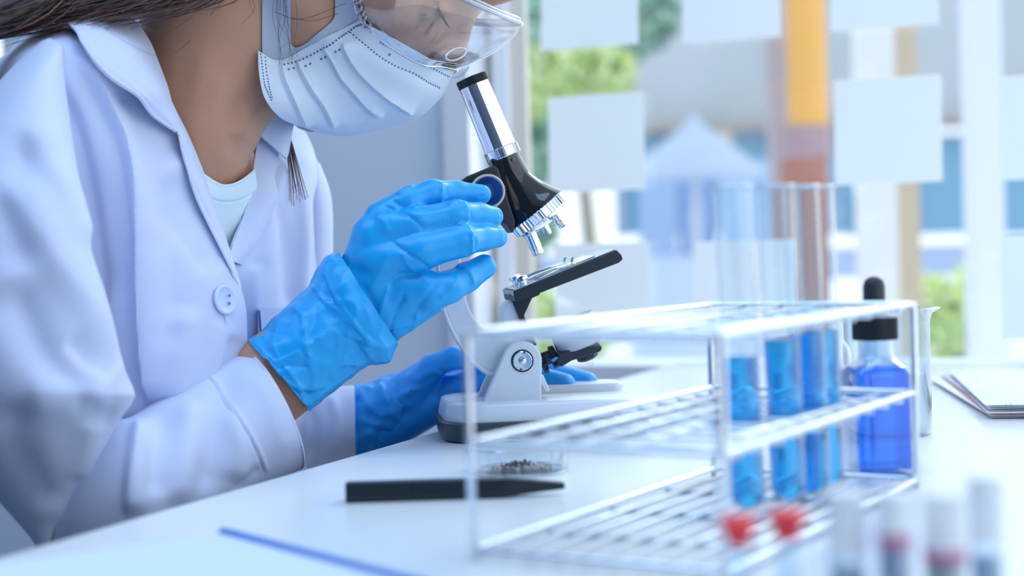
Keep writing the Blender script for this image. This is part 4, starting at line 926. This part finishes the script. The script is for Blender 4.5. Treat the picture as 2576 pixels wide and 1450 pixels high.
LL_ = [(h3([(640, 330), (680, 430), (640, 520)]), .0014, 6, 10), (h3([(850, 290), (950, 300), (1100, 270)]), .0013, 8, 12), (h3([(700, 420), (800, 340), (900, 330)]), .0012, 8, 12), (h3([(860, 330), (930, 370), (1010, 370)]), .0010, 7, 9),
       (h3([(520, 560), (640, 480), (760, 440)]), .0010, 8, 10), (h3([(1700, 390), (1780, 400), (1820, 430)]), .0006, 6), (h3([(1800, 400), (1790, 440), (1820, 490)]), -.0006, 5), (h3([(1980, 400), (1940, 390), (1990, 430)]), .0006, 4)]
CLl = [(h3([(300, 450), (350, 560), (400, 610)]), .0018, 8, 10), (h3([(440, 400), (480, 520), (520, 570)]), .0020, 9, 12), (h3([(560, 380), (600, 480), (600, 560)]), .0015, 8, 10), (h3([(240, 520), (260, 700), (260, 900)]), .0014, 6, 8), (h3([(400, 620), (470, 640), (600, 600)]), .0012, 8, 10), (h3([(300, 700), (450, 760), (600, 760)]), -.0012, 12, 14)]
cuffL = loft_px([(1012, 1033, -6, 88, 1.187, .026), (975, 1040, -4, 94, 1.19, .030), (930, 1055, -2, 92, 1.19, .031), (890, 1068, 0, 90, 1.19, .032), (872, 1072, 0, 88, 1.19, .033)], 70, 110, .0007, CLl, .08, 9, rough=.0013, cusp=True)
glove('glove', LH_F, LH_T, LH_P, LW_, P(860, 1180, 1.19)*np.array([1, 0, 1])+np.array([0, 1.10, 0]), P(1540, 820, 1.19)*np.array([1, 0, 1])+np.array([0, 1.27, 0]), LL_, cuffL, M_GLOVE2, .0016, 0, .0003, 5)
# ---- lab coat
TL = [([(300, 200), (380, 320), (445, 420)], -.004, 40, 60), ([(190, 130), (300, 330), (345, 560), (362, 760), (382, 1040)], .0120, 10, 60, .1), ([(245, 160), (330, 330), (400, 470), (470, 640)], -.0065, 45, 45), ([(430, 420), (470, 560), (540, 700)], -.0055, 26, 40),
      ([(110, 160), (190, 330), (240, 600), (262, 830)], -.006, 24, 24), ([(280, 700), (300, 900), (310, 1100)], .004, 26, 40), ([(460, 760), (455, 900), (440, 1040)], .006, 40, 50), ([(560, 790), (530, 900), (500, 1000)], .0026, 18, 30),
      ([(590, 840), (560, 950)], -.0022, 16, 20), ([(148, 104), (100, 150), (53, 177), (26, 247)], -.0009, 3, 4, .05), ([(150, 104), (199, 96)], -.0006, 3, 3, .05), ([(400, 560), (420, 700), (430, 900)], -.003, 34, 34)]
coat = obj('lab_coat', *patch([[(20, 130, 1.06), (60, 92, 1.02), (120, 70, 1.0), (185, 62, 1.0), (260, 66, 1.03), (310, 90, 1.065)],
    [(-60, 210, 1.02), (40, 165, .965), (130, 150, .955), (220, 150, .965), (310, 170, .99), (385, 200, 1.03)],
    [(-60, 350, 1.02), (60, 345, .97), (170, 340, .96), (280, 330, .965), (370, 320, .985), (447, 330, 1.012)],
    [(-20, 520, 1.02), (120, 520, .975), (230, 520, .97), (340, 510, .97), (435, 510, .985), (512, 520, 1.012)],
    [(0, 700, 1.03), (140, 700, .985), (270, 700, .975), (400, 700, .97), (510, 700, .985), (602, 712, 1.012)],
    [(0, 880, 1.03), (140, 880, .99), (280, 880, .98), (410, 880, .972), (525, 880, .985), (622, 850, 1.012)],
    [(60, 1100, 1.04), (160, 1100, 1.0), (280, 1100, .985), (410, 1100, .98), (520, 1100, .99), (606, 1090, 1.02)],
    [(150, 1400, 1.04), (210, 1400, 1.01), (280, 1400, .99), (410, 1400, .985), (520, 1400, 1.0), (600, 1400, 1.03)],
    [(200, 1700, 1.05), (240, 1700, 1.02), (260, 1700, 1.0), (400, 1700, .99), (520, 1700, 1.01), (600, 1700, 1.04)]], 240, 150, .0014, TL), M_COAT, per)
def cpart(name, VF, m=M_COAT, parent=None, **k): return obj(name, VF[0], VF[1], m, parent or coat, **k)
# far front panel
cpart('front_panel', patch([[(690, 250, 1.13), (720, 270, 1.15), (755, 310, 1.175), (785, 365, 1.20), (800, 420, 1.23)],
    [(645, 340, 1.115), (690, 345, 1.13), (735, 360, 1.15), (780, 385, 1.18), (812, 430, 1.22)],
    [(640, 400, 1.108), (690, 410, 1.118), (740, 415, 1.14), (785, 425, 1.165), (822, 470, 1.21)],
    [(626, 500, 1.09), (680, 500, 1.10), (740, 500, 1.13), (790, 505, 1.16), (833, 520, 1.21)],
    [(576, 640, 1.045), (660, 640, 1.08), (730, 640, 1.12), (790, 640, 1.155), (838, 650, 1.21)],
    [(560, 760, 1.04), (660, 770, 1.075), (730, 780, 1.115), (790, 790, 1.15), (838, 800, 1.21)],
    [(560, 1000, 1.05), (660, 1000, 1.09), (730, 1000, 1.125), (780, 1000, 1.16), (820, 1000, 1.21)],
    [(560, 1300, 1.06), (650, 1300, 1.10), (710, 1300, 1.13), (760, 1300, 1.17), (800, 1300, 1.21)]], 130, 90, .0014,
    [([(690, 480), (720, 620), (730, 800)], -.0035, 20), ([(750, 420), (765, 600), (760, 800)], .004, 16, 26), ([(720, 380), (690, 520), (650, 700)], .003, 14, 24), ([(800, 450), (800, 620), (780, 800)], -.004, 18), ([(640, 660), (640, 800)], .002, 20)]))
cpart('lapel', patch([[(655, 318, 1.112), (680, 330, 1.116), (700, 350, 1.125)], [(641, 400, 1.100), (675, 420, 1.108), (704, 440, 1.118)], [(629, 490, 1.084), (675, 490, 1.094), (714, 484, 1.112)], [(612, 545, 1.072), (645, 545, 1.078), (676, 541, 1.092)], [(592, 600, 1.056), (620, 610, 1.062), (650, 600, 1.076)], [(572, 655, 1.038), (592, 660, 1.044), (610, 668, 1.056)]], 60, 26, .0014, [([(706, 452), (713, 484), (676, 541), (627, 649)], .0008, 5, 5)]))
cpart('collar', patch([[(690, 265, 1.105), (712, 285, 1.115), (740, 310, 1.13)], [(665, 320, 1.095), (700, 345, 1.11), (728, 378, 1.125)], [(655, 340, 1.092), (690, 370, 1.105), (722, 400, 1.12)]], 30, 20, .0016))
# near collar and turned facing
cpart('collar', patch([[(120, 20, 1.02), (190, -20, 1.04), (262, -40, 1.06)], [(181, 66, .975), (245, 32, 1.005), (305, 14, 1.040)], [(203, 101, .955), (275, 80, .985), (344, 57, 1.036)], [(238, 150, .948), (310, 126, .975), (375, 101, 1.033)],
    [(282, 194, .950), (345, 172, .975), (397, 154, 1.030)], [(349, 240, .962), (390, 226, .982), (419, 212, 1.026)], [(384, 288, .978), (412, 270, .990), (431, 252, 1.020)], [(416, 312, .990), (434, 300, .998), (446, 285, 1.014)], [(446, 330, 1.0), (449, 328, 1.003), (452, 325, 1.008)]], 100, 44, .0018,
    [([(186, 72), (206, 104), (242, 150), (286, 192), (349, 236), (388, 284), (440, 322)], -.0005, 3, 3, .02), ([(190, 66), (240, 140), (352, 232), (444, 322)], .0006, 5, 5, .02), ([(300, 60), (370, 170), (420, 280)], .0014, 30, 40)]))
cpart('facing', patch([[(446, 318, 1.003), (441, 300, 1.010), (434, 262, 1.030)], [(452, 350, 1.002), (466, 345, 1.008), (470, 330, 1.035)], [(463, 405, 1.002), (486, 405, 1.012), (510, 425, 1.045)], [(490, 490, 1.003), (520, 490, 1.014), (540, 515, 1.048)], [(516, 548, 1.004), (545, 552, 1.016), (562, 578, 1.046)], [(552, 620, 1.005), (572, 625, 1.016), (584, 645, 1.038)], [(586, 688, 1.007), (594, 692, 1.012), (602, 702, 1.025)], [(604, 722, 1.012), (607, 726, 1.014), (610, 732, 1.018)]], 110, 24, .0012,
    [([(448, 335), (460, 392), (488, 484), (514, 545), (550, 618), (586, 690)], .0010, 4, 3, .02), ([(465, 400), (500, 480), (540, 560)], .0008, 6, 8)]))
tee = obj('t_shirt', *patch([[(500, 428, 1.040), (545, 458, 1.052), (572, 464, 1.058), (606, 452, 1.070), (642, 424, 1.090)], [(500, 470, 1.038), (545, 492, 1.050), (575, 497, 1.057), (610, 488, 1.070), (646, 460, 1.090)], [(500, 510, 1.038), (540, 530, 1.050), (575, 535, 1.06), (610, 530, 1.074), (650, 510, 1.094)],
    [(500, 640, 1.036), (540, 640, 1.048), (575, 640, 1.062), (620, 640, 1.08), (660, 640, 1.10)], [(480, 900, 1.04), (540, 900, 1.05), (600, 900, 1.065), (640, 900, 1.08), (680, 900, 1.10)]], 90, 60, .0012,
    [([(520, 492), (545, 505), (575, 509), (610, 502), (640, 484)], -.0008, 3, 3, .02), ([(500, 434), (545, 462), (572, 467), (606, 456), (642, 430)], .0008, 4, 4, .02)]), M_TEE, per)
# sleeves
SL1 = [([(0, 420), (130, 640), (210, 760), (290, 880), (330, 970)], .009, 40, 90, .15), ([(60, 300), (150, 470), (210, 640)], .006, 30, 60), ([(100, 330), (40, 500), (60, 700)], -.005, 60, 60), ([(20, 700), (120, 900), (250, 990)], -.007, 55, 55), ([(60, 1010), (180, 1000), (290, 1000)], .0025, 50, 60),
       ([(0, 1000), (60, 1150), (130, 1300)], -.006, 50, 50), ([(180, 1010), (240, 1030), (290, 1060)], -.002, 30), ([(230, 1050), (215, 1150), (200, 1220)], .0025, 30, 40), ([(30, 1060), (90, 1200), (110, 1330)], .003, 40, 60), ([(170, 840), (230, 900), (290, 940)], -.004, 22, 30)]
UPA = [(112, 100, 18, -6, .985, .016), (90, 150, 70, -30, .965, .034), (52, 230, 110, -40, .948, .046), (6, 400, 180, -20, .928, .055), (-2, 560, 216, 0, .918, .060), (8, 720, 238, 0, .914, .062), (22, 860, 262, 10, .912, .064), (60, 965, 274, 10, .912, .064), (72, 1020, 262, -10, .914, .062), (72, 1090, 222, -20, .916, .056), (78, 1180, 160, 0, .918, .046), (90, 1270, 96, 10, .92, .034), (104, 1345, 40, 6, .922, .018), (110, 1392, 8, 2, .924, .006)]
FAL = [([(600, 920), (560, 1010), (540, 1130), (520, 1260)], -.0040, 30, 40), ([(420, 1020), (400, 1120), (395, 1260)], -.0035, 34, 40), ([(350, 1040), (335, 1120), (325, 1220), (322, 1310)], .006, 12, 40), ([(480, 990), (470, 1110), (440, 1280)], .004, 34, 34), ([(520, 948), (545, 975), (600, 1060), (640, 1130), (667, 1195)], -.0009, 3, 3, .03),
       ([(523, 942), (552, 968), (607, 1053), (647, 1123), (674, 1190)], .0008, 5, 5, .03), ([(560, 1020), (600, 1120), (590, 1220)], .003, 26, 30), ([(664, 1180), (640, 1190), (590, 1240)], -.002, 10), ([(640, 930), (690, 1040), (725, 1150)], .0014, 24, 40)]
FOA = [(110, 1290, 6, 90, .930, .03), (180, 1280, 14, 140, .934, .044), (280, 1260, 26, 190, .945, .055), (372, 1232, 44, 182, .962, .054), (470, 1170, 72, 166, .985, .050), (560, 1108, 78, 158, 1.002, .046), (640, 1058, 76, 150, 1.014, .044), (684, 1034, 72, 146, 1.020, .043)]
mb = MB(); mb.add(*loft_px(UPA, 200, 140, .0014, SL1)); mb.add(*loft_px(FOA, 170, 140, .0016, FAL, sh=.22)); slv = mb.build('sleeve', M_COAT, coat)
# rounded cuff edge
def rimtube(stn, r, k=90, w=1.0):
    cx, cy, hx, hy, Y, dp = stn; c = P(cx, cy, Y); e = P(cx+hx, cy+hy, Y)-c; rd_ = nrm(c-CAM)*dp-nrm(P(cx+hy, cy-hx, Y)-c)*.22*dp
    return tube([c+math.cos(a)*e*w+math.sin(a)*w*rd_ for a in np.linspace(0, 2*math.pi, k, endpoint=False)], r, 8, closed=True)
obj('cuff_edge', *rimtube(FOA[-1], .0011, w=.992), M_COAT, slv)
FUP = [(785, 420, 20, -10, 1.20, .02), (790, 500, 44, 0, 1.205, .04), (785, 640, 53, 0, 1.21, .045), (775, 800, 60, 0, 1.212, .047), (750, 940, 75, 0, 1.208, .05), (720, 1050, 80, 30, 1.205, .05), (700, 1120, 40, 40, 1.20, .04)]
FFO = [(640, 1120, -10, 110, 1.20, .040), (700, 1105, 0, 112, 1.20, .045), (780, 1085, 8, 108, 1.196, .044), (850, 1075, 4, 102, 1.192, .040), (893, 1068, 2, 98, 1.19, .038)]
mb = MB(); mb.add(*loft_px(FUP, 60, 60, .0014)); mb.add(*loft_px(FFO, 70, 70, .0014, [([(760, 990), (790, 1080), (780, 1170)], -.003, 16), ([(830, 985), (850, 1060), (845, 1150)], .0025, 14)])); mb.build('sleeve', M_COAT, coat)
# button with four holes
CB = bvh_of(np.array([v.co for v in coat.data.vertices])+OFF[coat], [tuple(p.vertices) for p in coat.data.polygons])
def oncoat(px, py, off=.0006):
    d = nrm(ray(px, py)); r = CB.ray_cast(Vector(CAM), Vector(d)); return np.array(r[0])-d*off, np.array(r[1])
bp_, bn_ = oncoat(563, 755); bn_ = bn_ if bn_@(CAM-bp_) > 0 else -bn_; rb_ = 38*1.0/FP
btn = cpart('button', lathe(bp_, bn_, [(rb_*.9, 0), (rb_, .0008), (rb_, .0018), (rb_*.94, .0025), (rb_*.84, .0026), (rb_*.76, .0019), (rb_*.3, .0017), (rb_*.02, .0017)], 56), mat('button_blue_white', hexc('d3e0fb'), .35), sharp=60)
X_, Y_2, D_ = frame_of(bn_)
for a, b in ((-1, -1), (1, -1), (-1, 1), (1, 1)):
    q = bp_+bn_*.00172+(nrm(_R)*a*9+nrm(_U)*b*10)/FP; obj('thread_hole', *lathe(q, bn_, [(.0011, 0), (.0011, .0002)], 16), mat('hole_blue', hexc('5f7fb5'), .7), btn)
obj('thread', *tube([bp_-_U*rb_*1.02+bn_*.0008, bp_-_U*(rb_+.0035)+bn_*.0008+_R*.0008, bp_-_U*(rb_+.0075)+bn_*.0006], [.0010, .0012, .0016], 8, 10), M_COAT, btn)
# pocket on the far side of the coat front
pz = []
for y in (778, 800, 835, 880):
    pz.append([(652 if y < 850 else 655, y, 1.066), (700, y, 1.088), (748, y, 1.112)])
cpart('pocket', patch(pz, 24, 24, .0012)); obj('pocket_slit', *tube([P(652, 782, 1.064), P(654, 810, 1.064), P(656, 838, 1.065)], .0008, 6, 8), mat('seam_blue', hexc('5a7fd0'), .8), coat)
# ---- surgical mask, mirrored about the mid plane
def mir(p): q = np.array(p); q[1] = 2*YM-q[1]; return q
def halfpatch(rows, n, m, th, lines=(), cusp=False):
    """rows of near side world points ending on the mid plane -> full mirrored sheet"""
    R = []
    for r in rows: R.append(list(r)+[mir(p) for p in r[-2::-1]])
    return patch(R, n, m, th, lines, conv=lambda *a: np.array(a), cusp=cusp)
def sk(px, py, off, lo=None): return onskin(px, py, off, lo or 1.03)
ME = [(905, 50), (868, 70), (822, 92), (770, 120), (722, 146), (690, 150), (650, 128)]
# v runs along the ear-side edge (top -> bottom), u towards the front
MM = [(1142, 182), (1122, 225), (1100, 256), (1048, 298), (962, 325), (872, 343), (790, 330)]
rows = []
for i, (e, f) in enumerate(zip(ME, MM)):
    p0 = sk(*e, .003); q = P(*f, YM); r = []
    yo = p0[1]
    for t_ in (0, .2, .42, .66, .86, 1):
        px = e[0]+(f[0]-e[0])*t_; py = e[1]+(f[1]-e[1])*t_+(10*math.sin(math.pi*t_) if i > 2 else 0)
        if i >= 5: px -= 34*math.sin(math.pi*t_)*(i-4)*.62; py += 24*math.sin(math.pi*t_)*(i-4)*.62
        bulge = 1-math.sqrt(max(0, 1-t_**1.6))
        r.append(P(px, py, yo+(YM-yo)*bulge-.006*math.sin(math.pi*min(1, t_*1.2)) if t_ < 1 else YM))
    rows.append(r)
d1 = lambda pts: [(x/3.22+560, y/3.22) for x, y in pts]
MLN = []
for pl, a in ((d1([(800, 370), (830, 390), (900, 500), (960, 620), (1060, 740), (1180, 870), (1300, 960)]), .0034), (d1([(960, 330), (990, 390), (1040, 480), (1120, 590), (1240, 710), (1330, 780), (1560, 930)]), .0034), (d1([(610, 470), (640, 570), (720, 720), (820, 860), (915, 1050)]), .0032), (d1([(470, 480), (480, 530), (500, 640), (600, 850), (700, 1050)]), .0028)):
    MLN += [(pl, a, 3.2, 22, .08), ([(x-7, y+5) for x, y in pl], -a*.55, 6, 5, .1)]
MLN += [(d1([(1180, 870), (1240, 890), (1310, 950)]), .0016, 5, 8), (d1([(940, 1030), (1080, 990), (1300, 960)]), .0010, 10, 20), (d1([(1260, 760), (1420, 840), (1560, 930)]), .0014, 8, 16), (d1([(700, 580), (760, 700)]), .0008, 14), (d1([(870, 400), (930, 520)]), -.0008, 12), (d1([(1010, 240), (1240, 430), (1500, 580), (1760, 710)]), -.0005, 5, 5, .02)]
mV, mF = halfpatch(rows, 210, 330, .0012, MLN, True)
mask = obj('face_mask', mV, mF, M_MASK, per)
KB = bvh_of(mV, mF)
mb = MB()
def dot(px, py, sx_=2.3, sy_=1.8, ang=0.):
    d = nrm(ray(px, py)); r = KB.ray_cast(Vector(CAM), Vector(d))
    if r[0] is None: return
    n = np.array(r[1]); n = n if n@d < 0 else -n; p = np.array(r[0])+n*.00015; a = nrm(_R*math.cos(ang)-_U*math.sin(ang)); a = nrm(a-n*(a@n)); b = np.cross(n, a); k = r[3]/FP
    mb.add(*box(p, a*sx_*k, b*sy_*k, n*.00012))
def dots(pl, n, **k):
    Q = catmull(np.array(d1(pl)), n)
    for i, (x, y) in enumerate(Q):
        a = Q[min(i+1, n-1)]-Q[max(i-1, 0)]; dot(x, y, ang=math.atan2(a[1], a[0]), **k)
dots([(1035, 265), (1160, 368), (1280, 465), (1410, 540), (1560, 600), (1665, 668), (1755, 712)], 32); dots([(1280, 345), (1370, 395), (1470, 455), (1570, 500), (1680, 545), (1770, 590), (1835, 622)], 26)
dots([(500, 522), (600, 498), (700, 455), (790, 405), (870, 365), (950, 305), (1010, 265), (1080, 215), (1140, 195)], 27, sx_=2.4, sy_=2.4)
dots([(308, 440), (318, 520), (328, 600), (340, 680), (362, 740), (395, 810)], 17, sx_=2.0, sy_=1.4); dots([(345, 465), (352, 560), (368, 650), (380, 720), (400, 790)], 14, sx_=2.0, sy_=1.4)
for q in ((535, 562), (575, 552), (672, 535), (710, 517), (800, 478), (832, 463), (915, 420), (947, 404), (1350, 443)): dot(q[0]/3.22+560, q[1]/3.22, 2.8, 2.3, -.5)
mb.build('weld_dots', M_MASKDOT, mask, smooth=False)
# ear loops of flat grey fabric
def sp4(px, py, o=.002): return onskin(px, py, o)
R1 = [[(660, y), (684, y), (708, y), (731, y)] for y in (-110, -60, -10, 40, 90, 130, 160)]
R2 = [[(728, 104), (700, 130), (680, 156)], [(741, 119), (728, 134), (716, 152)], [(765, 112), (768, 128), (772, 140)], [(800, 84), (812, 100), (826, 112)], [(838, 50), (852, 68), (872, 88)], [(843, 18), (874, 34), (908, 62)], [(842, -15), (868, -10), (896, 0)], [(836, -70), (862, -68), (888, -66)], [(830, -120), (856, -118), (882, -116)]]
mb = MB(); mb.add(*patch(R1, 60, 16, .0008, conv=lambda x, y: sp4(x, y))); mb.add(*patch(R2, 90, 16, .0008, conv=lambda x, y: sp4(x, y, .0022)))
mb.build('ear_loop', M_STRAP, mask)
# ---- goggles
def gp(px, py, s): return P(px, py, YM+s)
GR = [[gp(925, -75, -.080), gp(1020, -70, -.078), gp(1125, -22, -.066), gp(1225, 22, -.038), gp(1285, 48, -.014), gp(1312, 60, 0)],
      [gp(918, -30, -.083), gp(1010, -12, -.080), gp(1115, 28, -.068), gp(1218, 62, -.040), gp(1275, 82, -.014), gp(1297, 88, 0)],
      [gp(918, 20, -.082), gp(1000, 50, -.078), gp(1100, 85, -.064), gp(1190, 105, -.038), gp(1235, 118, -.014), gp(1253, 126, 0)],
      [gp(928, 58, -.078), gp(992, 98, -.073), gp(1085, 132, -.058), gp(1150, 142, -.034), gp(1190, 148, -.012), gp(1203, 154, 0)],
      [gp(936, 82, -.073), gp(992, 126, -.068), gp(1062, 163, -.052), gp(1106, 168, -.030), gp(1136, 174, -.012), gp(1150, 177, 0)]]
gV, gF = halfpatch(GR, 40, 110, .0014)
gog = empty('safety_goggles', gp(1150, 80, -.03), 'clear plastic safety goggles over the eyes, above the face mask', 'goggles')
gog['label'] = 'clear plastic safety goggles worn over the eyes above the face mask'
obj('lens', gV, gF, M_GOGG, gog)
def mirpoly(pts): return np.array(list(pts)+[mir(p) for p in pts[-2::-1]])
top = mirpoly(GR[0]); bot = mirpoly(GR[-1])
mb = MB(); mb.add(*tube(top, .0016, 10, 120)); mb.add(*tube(top+np.array([-.0015, 0, .0034]), .0012, 8, 120)); mb.add(*tube(top+np.array([-.0045, 0, .0012]), .0010, 8, 120)); mb.build('top_rim', M_GOGR, gog)
mb = MB(); mb.add(*tube(bot, .0009, 8, 120)); mb.add(*tube(mirpoly([gp(960, 78, -.071), gp(1010, 118, -.066), gp(1075, 150, -.052), gp(1112, 156, -.030), gp(1140, 160, -.012), gp(1156, 164, 0)]), .0006, 6, 100)); mb.build('bottom_rim', M_GOGR, gog)
# flange towards the brow
FR = [GR[0], [p+np.array([-.006, 0, .003]) for p in GR[0]], [p+np.array([-.011, 0, .004]) for p in GR[0]]]
obj('brow_flange', *halfpatch(FR, 8, 90, .0010), M_GOGG, gog)
mb = MB()
ch = catmull(np.array([(890, -50), (898, 5), (905, 22), (918, 48), (930, 70), (944, 88)], float), 9)
for i, (x, y) in enumerate(ch):
    c = onskin(x, y, .004, 1.02); r = .0030 if i % 2 else .0024; t2 = np.linspace(0, 2*math.pi, 16, endpoint=False); dd_ = nrm(_R*.35-_U*.94); ee = nrm(_R*.94+_U*.35)
    mb.add(*tube([c+dd_*r*1.9*math.cos(a)+ee*r*.9*math.sin(a)+np.array([0, -.0015*math.sin(2*a), 0]) for a in t2], .0010, 6, closed=True))
mb.build('vent_chain', M_GOGR, gog)
c = gp(1146, 136, -.047); t2 = np.linspace(0, 2*math.pi, 24, endpoint=False); a1 = nrm(gp(1180, 122, -.036)-gp(1115, 148, -.052)); a2 = nrm(np.cross(a1, nrm(c-CAM)))
VP_ = [c+a1*.0095*math.cos(a)+a2*.0036*math.sin(a) for a in t2]
obj('vent', *tube(VP_, .0009, 8, closed=True), M_GOGR, gog); obj('vent', *tube([mir(p) for p in VP_], .0009, 8, closed=True), M_GOGR, gog)
# dark marks of brow and lashes, as hair
mb = MB()
for s_ in (-1, 1):
    for i in range(60):
        t_ = i/59; c = H_(.0860-.004*t_, -.0205, (.022+.019*t_)*s_); mb.add(*tube([c, c+hf*.004-hu*.0022, c+hf*.009-hu*.002], [.0006, .0005, .0002], 5, 4))
mb.build('eyelashes', M_HAIR, per)
# ---- hair
hs_ = SDF(P(-150, 250, 1.0)*np.array([1, 0, 1])+np.array([0, .90, 0]), np.array([HC[0]+.10, 1.22, HC[2]+.17]), .004)
hs_.ell(H_(-.020, .034), [hf*.096, hu*.094, hs*.082], .01)
hs_.cap(H_(.105, .0), H_(.100, -.10), .062, .075, .01, sub=True)
hs_.chain(K((720, -330, 1.09, 220), (520, -215, 1.07, 190), (330, -110, 1.04, 120), (190, -45, 1.015, 82), (60, 15, .985, 52), (-80, 90, .965, 40), (-140, 130, .96, 20)), .015)
hV, hF = hs_.mesh(2)
hN = vnormals(hV, hF); hV = hV+hN*(np.array([noise.noise(Vector((v[0]*20, v[1]*120, v[2]*90+v[0]*60))) for v in hV])*.0025)[:, None]
hair = obj('hair', hV, hF, M_HAIR, per)
mb = MB()
for i in range(420):
    q = rng.uniform(); sx_ = 600-560*q**.8+rng.normal()*18; 
    p0 = (sx_+180, -150-70*(1-q)+rng.normal()*22, 1.06-.05*q+rng.normal()*.006)
    edge = 8+ (600-sx_)*.155
    p1 = (sx_, min(-30*(1-q)+rng.uniform(-60, 22)+edge*.5, edge+6), 1.04-.06*q-rng.uniform(0, .018))
    p2 = (sx_-210-60*q, p1[1]+62+rng.normal()*9, .99-.02*q-rng.uniform(0, .012))
    pts = [P(*p0), P(*p1), P(*p2)]; r = rng.uniform(.00018, .00050)
    mb.add(*tube(pts, [r, r, r*.3], 4, 12), 1 if rng.rand() < .35 else 0)
for a in (((560, -20), (430, 75), (330, 62), (200, 62)), ((560, 0), (470, 110), (390, 140), (240, 60)), ((540, -10), (400, 50), (300, 45), (120, 60)), ((620, -30), (640, 20), (610, 60)), ((556, -30), (552, 12), (548, 30)), ((632, -30), (628, 10), (638, 32)), ((470, -10), (380, 38), (260, 46), (90, 78))):
    mb.add(*tube([onskin(x, y, .004, .985) if x > 440 else P(x, y, .95) for x, y in a], [.00016, .00008], 4, 24), 0)
for k_ in range(9):                                # stray wisps over the ear loop and cheek
    x0 = 690+k_*5+rng.normal()*6; pl = [(x0, -60), (x0+rng.normal()*8+6, 40), (x0+14+rng.normal()*10, 110), (x0+20+rng.normal()*14, 165+rng.uniform(0, 90))]
    mb.add(*tube([onskin(x, y, .006, 1.0) for x, y in pl], [.00013, .00006], 4, 24), 0)
for pl in (((735, 46), (790, 52), (850, 34)), ((690, 30), (760, 48), (870, 8))): mb.add(*tube([onskin(x, y, .004, 1.0) for x, y in pl], .00014, 4, 16), 0)
mb2 = mb; mb = MB()
for k_ in range(16):                                # lock lying on the far shoulder
    o_ = rng.normal()*4; pl = [(700+o_, 270), (716+o_, 325), (730+o_*1.3, 380), (742+o_*2, 440), (752+o_*3, 500+rng.uniform(-30, 20))]
    Ys = (1.115, 1.125, 1.128, 1.125, 1.122); mb.add(*tube([P(x, y, Y) for (x, y), Y in zip(pl, Ys)], [.0006, .0002], 4, 16), k_ % 2)
mb2.build('hair_strands', [M_HAIR, M_HAIR2], hair); mb.build('loose_lock', [M_HAIR, M_HAIR2], hair)
# ---- trousers and stool, below the table
tz = SDF((-.42, .82, 0.0), (.42, 1.40, .62), .008)
hip = np.array([P(380, 1500, 1.10)[0], 1.12, .50])
for s_ in (-1, 1):
    hj = hip+np.array([.02, .09*s_, -.02]); kn = hip+np.array([.36, .10*s_, .0]); an = hip+np.array([.34, .10*s_, -.42])
    tz.chain([(hip+np.array([-.03, .07*s_, .0]), .10), (hj, .095), (kn, .065), (an, .05)], .03)
tV, tF = tz.mesh(1); obj('trousers', tV, tF, mat('slate_trousers', hexc('55617c'), .9), per)
stool = empty('stool', [hip[0]-.04, hip[1], 0], 'round dark stool under the person in the lab coat', 'stool')
obj('seat', *lathe([hip[0]-.04, hip[1], .315], UP, [(.16, 0), (.17, .01), (.17, .045), (.155, .055)], 40), mat('stool_vinyl', (.04, .05, .07), .5), stool)
obj('column', *cyl([hip[0]-.04, hip[1], .03], [hip[0]-.04, hip[1], .32], .022), M_STEEL, stool)
obj('foot_plate', *lathe([hip[0]-.04, hip[1], 0], UP, [(.17, 0), (.17, .01), (.03, .035)], 40), M_STEEL, stool)
